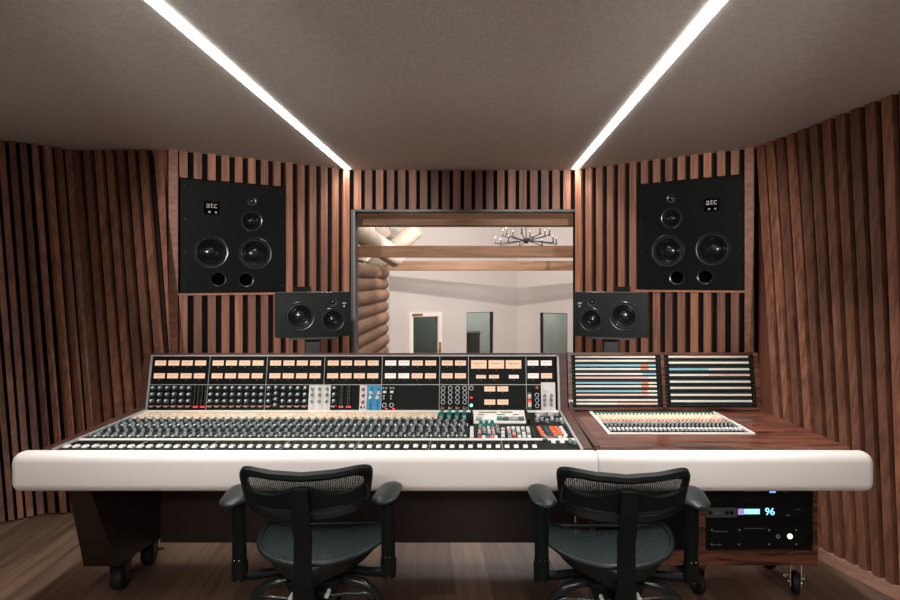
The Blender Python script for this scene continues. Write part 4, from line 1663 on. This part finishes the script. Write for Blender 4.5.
def framed(name, A, th, inf, frame_m, fw, pane_m, parts=True):
    s0, s1, z0, z1 = inf
    e = bpy.data.objects.new(name, None)
    C.objects.link(e)
    e['kind'] = 'structure'
    e.location = (A.x, A.y, 0)
    e.rotation_euler = (0, 0, th)
    k = MB()
    y0, y1 = (-.03, .10) if fw > .03 else (.03, .14)
    for a, c_, p_, q_ in ((s0, s0 + fw, z0, z1), (s1 - fw, s1, z0, z1), (s0 + fw, s1 - fw, z1 - fw, z1), (s0 + fw, s1 - fw, z0, z0 + fw)):
        k.box(a, c_, y0, y1, p_, q_)
    link(k.mesh('frame', frame_m), 'frame', e)
    k = MB(); k.box(s0 + fw, s1 - fw, .045, .055, z0 + fw, z1 - fw)
    link(k.mesh('pane', pane_m), 'pane', e)
    return e


d1 = framed('door_1', A1, th1, inf1[0], 'door_paint', .085, 'pane_dark')
s0, s1, z0, z1 = inf1[0]
k = MB(); k.box(s1 - .075, s1 - .03, -.045, -.0305, -.10, .16); k.cyl((s1 - .05, -.05, .0), (s1 - .05, -.09, .0), .012, n=10); k.cyl((s1 - .05, -.085, .0), (s1 - .16, -.085, .0), .011, n=10)
link(k.mesh('handle', 'brass'), 'handle', d1)
k = MB(); k.box(s0 + .05, s0 + .28, -.07, -.03, z1 - .06, z1 - .015)
link(k.mesh('door_closer', 'brass'), 'door_closer', d1)
framed('window_2', A1, th1, inf1[1], 'window_frame', .018, 'pane_tint')
framed('window_3', A2, th2, inf2[0], 'window_frame', .018, 'pane_tint')
# booths behind the glass
b = MB()
b.box(-3, 4.6, 15.2, 15.3, FZ, 2.2)
b.box(-3, 4.6, 13.3, 15.2, 1.45, 1.55)
struct(b, 'wall_booth', 'booth')
cb_ = MB(); q = at(473, 345, 14.2)
cb_.box(q.x - .17, q.x + .17, 14.0, 14.5, FZ, q.z + .29)
cb_.box(q.x - .19, q.x + .19, 13.98, 14.52, q.z + .29, q.z + .33)
for i in range(5):
    cb_.box(q.x - .15, q.x + .15, 13.98, 14.0, q.z - .3 + i * .11, q.z - .22 + i * .11)
tag(link(cb_.mesh('cabinet', 'dark_cabinet'), 'cabinet'), 'dark louvred cabinet seen through the middle booth window', 'cabinet')
# side walls of the live room
b = MB(); b.box(-2.06, PA.x - .002, 9.6, 11.54, FZ, 4.0)
struct(b, 'wall_live_room_left', 'plaster_white')
b = MB(); b.box(3.0, 3.1, 5.2, 12.6, FZ, 4.0)
struct(b, 'wall_live_room_right', 'plaster')
b = MB()
z, i = -1.2, 0
while z < 1.74:
    x = -1.62 + (.015 if i % 2 else 0)
    b.tube([(x, 5.6, z), (x, 9.44, z), (x, 9.50, z)], [.113, .113, .095], 18)
    z += .187
    i += 1
struct(b, 'wall_log_left', 'log', smooth=50)
# beams
for (y, z1, z0, x0, x1, lab) in ((5.42, 2.122, 1.995, -1.5, 1.7, 'nearest brown wooden beam, right behind the top of the window'),
                                 (7.0, 1.905, 1.760, -1.50, 2.9, 'middle brown wooden beam crossing the room behind the window'),
                                 (10.0, 1.825, 1.655, -1.66, 2.9, 'farthest brown wooden beam crossing the room behind the window')):
    b = MB(); b.box(x0, x1, y, y + .15, z0, z1)
    tag(link(b.mesh('ceiling_beam', 'beam', bevel=.006), 'ceiling_beam'), lab, 'beam', 'wooden beams behind the window')
# pale log braces over the log wall
for p, q, r, lab in ((at(345, 222, 7.6), at(396, 258, 8.6), .15, 'thick pale log sloping down to the right above the log wall'),
                     (at(416, 229.5, 9.2), at(372, 268, 9.6), .14, 'pale round ended log rising to the right above the log wall'),
                     (at(376, 224, 9.9), at(398, 250, 10.4), .12, 'pale log sloping down behind the other two above the log wall')):
    d = (q - p).normalized()
    b = MB(); b.tube([p - d * .03, p, q, q + d * .03], [r * .8, r, r, r * .8], 20)
    tag(link(b.mesh('roof_log', 'pale_log', smooth=50), 'roof_log'), lab, 'log', 'pale logs above the log wall')
b = MB(); b.hexa([(-2.6, 7.2, 1.8), (-1.9, 7.2, 1.8), (-1.9, 11.4, 1.8), (-2.6, 11.4, 1.8)], [(-2.6, 7.2, 4), (-2.1, 7.2, 4), (-2.1, 11.4, 4), (-2.6, 11.4, 4)])
struct(b, 'wall_gable_left', 'pale_log')

# chandelier
hub = at(526, 240.5, 8.6)
ch = thing('chandelier', 'black iron chandelier with many candle arms hanging beyond the window', 'chandelier', hub)
b = MB(); b.sphere((0, 0, 0), .05); b.cyl((0, 0, .04), (0, 0, 1.9), .008, n=8)
link(b.mesh('hub', 'iron', smooth=True), 'hub', ch)
for j in range(16):
    a = 2 * PI * j / 16 + .13
    R_ = .475 if j % 2 == 0 else .36
    zt_ = -.055 if j % 2 == 0 else .075
    d = Vector((math.cos(a), math.sin(a), 0))
    b = MB()
    b.tube([d * .03, d * (R_ * .5) + Vector((0, 0, zt_ * .45)), d * R_ + Vector((0, 0, zt_))], .007, 8)
    b.cyl(d * R_ + Vector((0, 0, zt_)), d * R_ + Vector((0, 0, zt_ + .085)), .009, n=8)
    b.cyl(d * R_ + Vector((0, 0, zt_)), d * R_ + Vector((0, 0, zt_ + .012)), .02, n=10)
    o = link(b.mesh('candle_arm', 'iron'), 'candle_arm', ch)
    b = MB(); b.sphere(d * R_ + Vector((0, 0, zt_ + .10)), .008, 8, sz=2.)
    link(b.mesh('bulb', 'candle', smooth=True), 'bulb', o)
# dark plant
q = at(397, 352, 10.5)
pt_ = thing('leafy_plant', 'dark leafy plant tip at the foot of the log wall, behind the console', 'plant', (q.x, q.y, FZ))
b = MB(); b.lathe([(.0001, 0), (.13, 0), (.17, .3), (.15, .3), (.14, .28), (.0001, .28)], 18)
link(b.mesh('pot', 'dark_cabinet', smooth=40), 'pot', pt_)
b = MB()
for j in range(7):
    a = j * 2.4
    b.tube([(0, 0, .27), (.05 * math.cos(a), .05 * math.sin(a), .8), (.10 * math.cos(a), .10 * math.sin(a), 1.2 + .05 * (j % 3))], .008, 6)
link(b.mesh('stem', 'leaf'), 'stem', pt_)
b = MB()
for j in range(46):
    a = j * 2.4
    zz_ = .75 + .5 * random.random()
    c = Vector((.15 * math.cos(a) * random.random() ** .5, .15 * math.sin(a) * random.random() ** .5, zz_))
    d = Vector((math.cos(a), math.sin(a), random.uniform(-.2, .6))).normalized()
    s_ = d.cross(Vector((0, 0, 1))).normalized()
    b.add([c, c + d * .05 + s_ * .022, c + d * .12, c + d * .05 - s_ * .022], [(0, 1, 2, 3)])
link(b.mesh('foliage', 'leaf'), 'foliage', pt_)


# ------------------------------------------------------------------ lights
def lamp(typ, name, loc, energy, col=(1, .93, .87), size=.3, rot=(0, 0, 0), **kw):
    l = bpy.data.lights.new(name, typ)
    l.energy = energy
    l.color = col
    if typ == 'AREA':
        l.shape = 'RECTANGLE'
        l.size = size
        l.size_y = kw.get('sy', size)
    elif typ == 'SPOT':
        l.spot_size = math.radians(kw.get('ang', 60))
        l.spot_blend = kw.get('blend', .3)
        l.shadow_soft_size = kw.get('soft', .03)
    else:
        l.shadow_soft_size = size
    o = bpy.data.objects.new(name, l)
    C.objects.link(o)
    o.location = loc
    o.rotation_euler = rot
    return o


for X in (-1.150, .855):
    o = lamp('AREA', 'strip_lamp', (X, 2.6, CEIL - .008), 31, (1, .955, .915), .046, sy=4.7)
    o.data.spread = math.radians(104)
for X in (-1.6, 1.2):
    lamp('AREA', 'ceiling_fill', (X, -2.6, 1.7), 24, (1, .95, .90), .5, rot=(math.radians(165), 0, 0), sy=.15)  # unseen fill added behind the camera to brighten the ceiling
o = lamp('AREA', 'rear_fill', (-.1, -1.6, 2.38), 8, (1, .95, .90), 2.6, rot=(math.radians(62), 0, 0), sy=.3)  # added fill out of view, lifts the front of the white armrest
o.data.spread = math.radians(60)
for sx, tx in ((-.75, -1.45), (.55, 1.2)):
    d = Vector((tx, 4.65, 1.72)) - Vector((sx, -1.0, 2.34))
    lamp('SPOT', 'front_wall_fill', (sx, -1.0, 2.34), 520, (1, .95, .90), rot=d.to_track_quat('-Z', 'Y').to_euler(), ang=27, blend=.55, soft=.06)  # unseen spots added to brighten the front slats without the side walls
lamp('AREA', 'beam_fill', (.2, 5.35, 3.2), 32, (1, .92, .84), 2.4, rot=(math.radians(55), 0, 0), sy=.2)  # hidden fill added above the window to brighten the beam faces
lamp('AREA', 'live_room_light', (.6, 8.6, 3.9), 95, (1, .94, .90), 3., sy=5.)
lamp('SPOT', 'live_room_spot', (-.5, 7.4, 2.32), 300, (1, .92, .86), rot=(math.radians(82), 0, 0), ang=110, blend=.5, soft=.02)
lamp('SPOT', 'log_spot', (-.6, 7.6, 3.3), 60, (1, .92, .85), rot=(math.radians(40), 0, math.radians(70)), ang=90, blend=.5)
lamp('AREA', 'booth_light', (.5, 14.4, 1.42), 70, (1, .97, .92), 4., sy=.6)

# ------------------------------------------------------------------ world, camera, view
w = bpy.data.worlds.new('World')
bpy.context.scene.world = w
w.use_nodes = True
w.node_tree.nodes['Background'].inputs[0].default_value = (0, 0, 0, 1)
cam = bpy.data.cameras.new('Camera')
cam.sensor_width = 36
cam.lens = 36 * F / 900
cam.shift_x = (450 - CX) / 900
cam.shift_y = -(300 - CY) / 900
cam.clip_start = .05
co = bpy.data.objects.new('Camera', cam)
C.objects.link(co)
co.location = (0, 0, CH)
co.rotation_euler = (PI / 2, 0, 0)
bpy.context.scene.camera = co
vs = bpy.context.scene.view_settings
vs.view_transform = 'Standard'
vs.look = 'None'
vs.gamma = 1
vs.exposure = .55
vs.use_curve_mapping = False
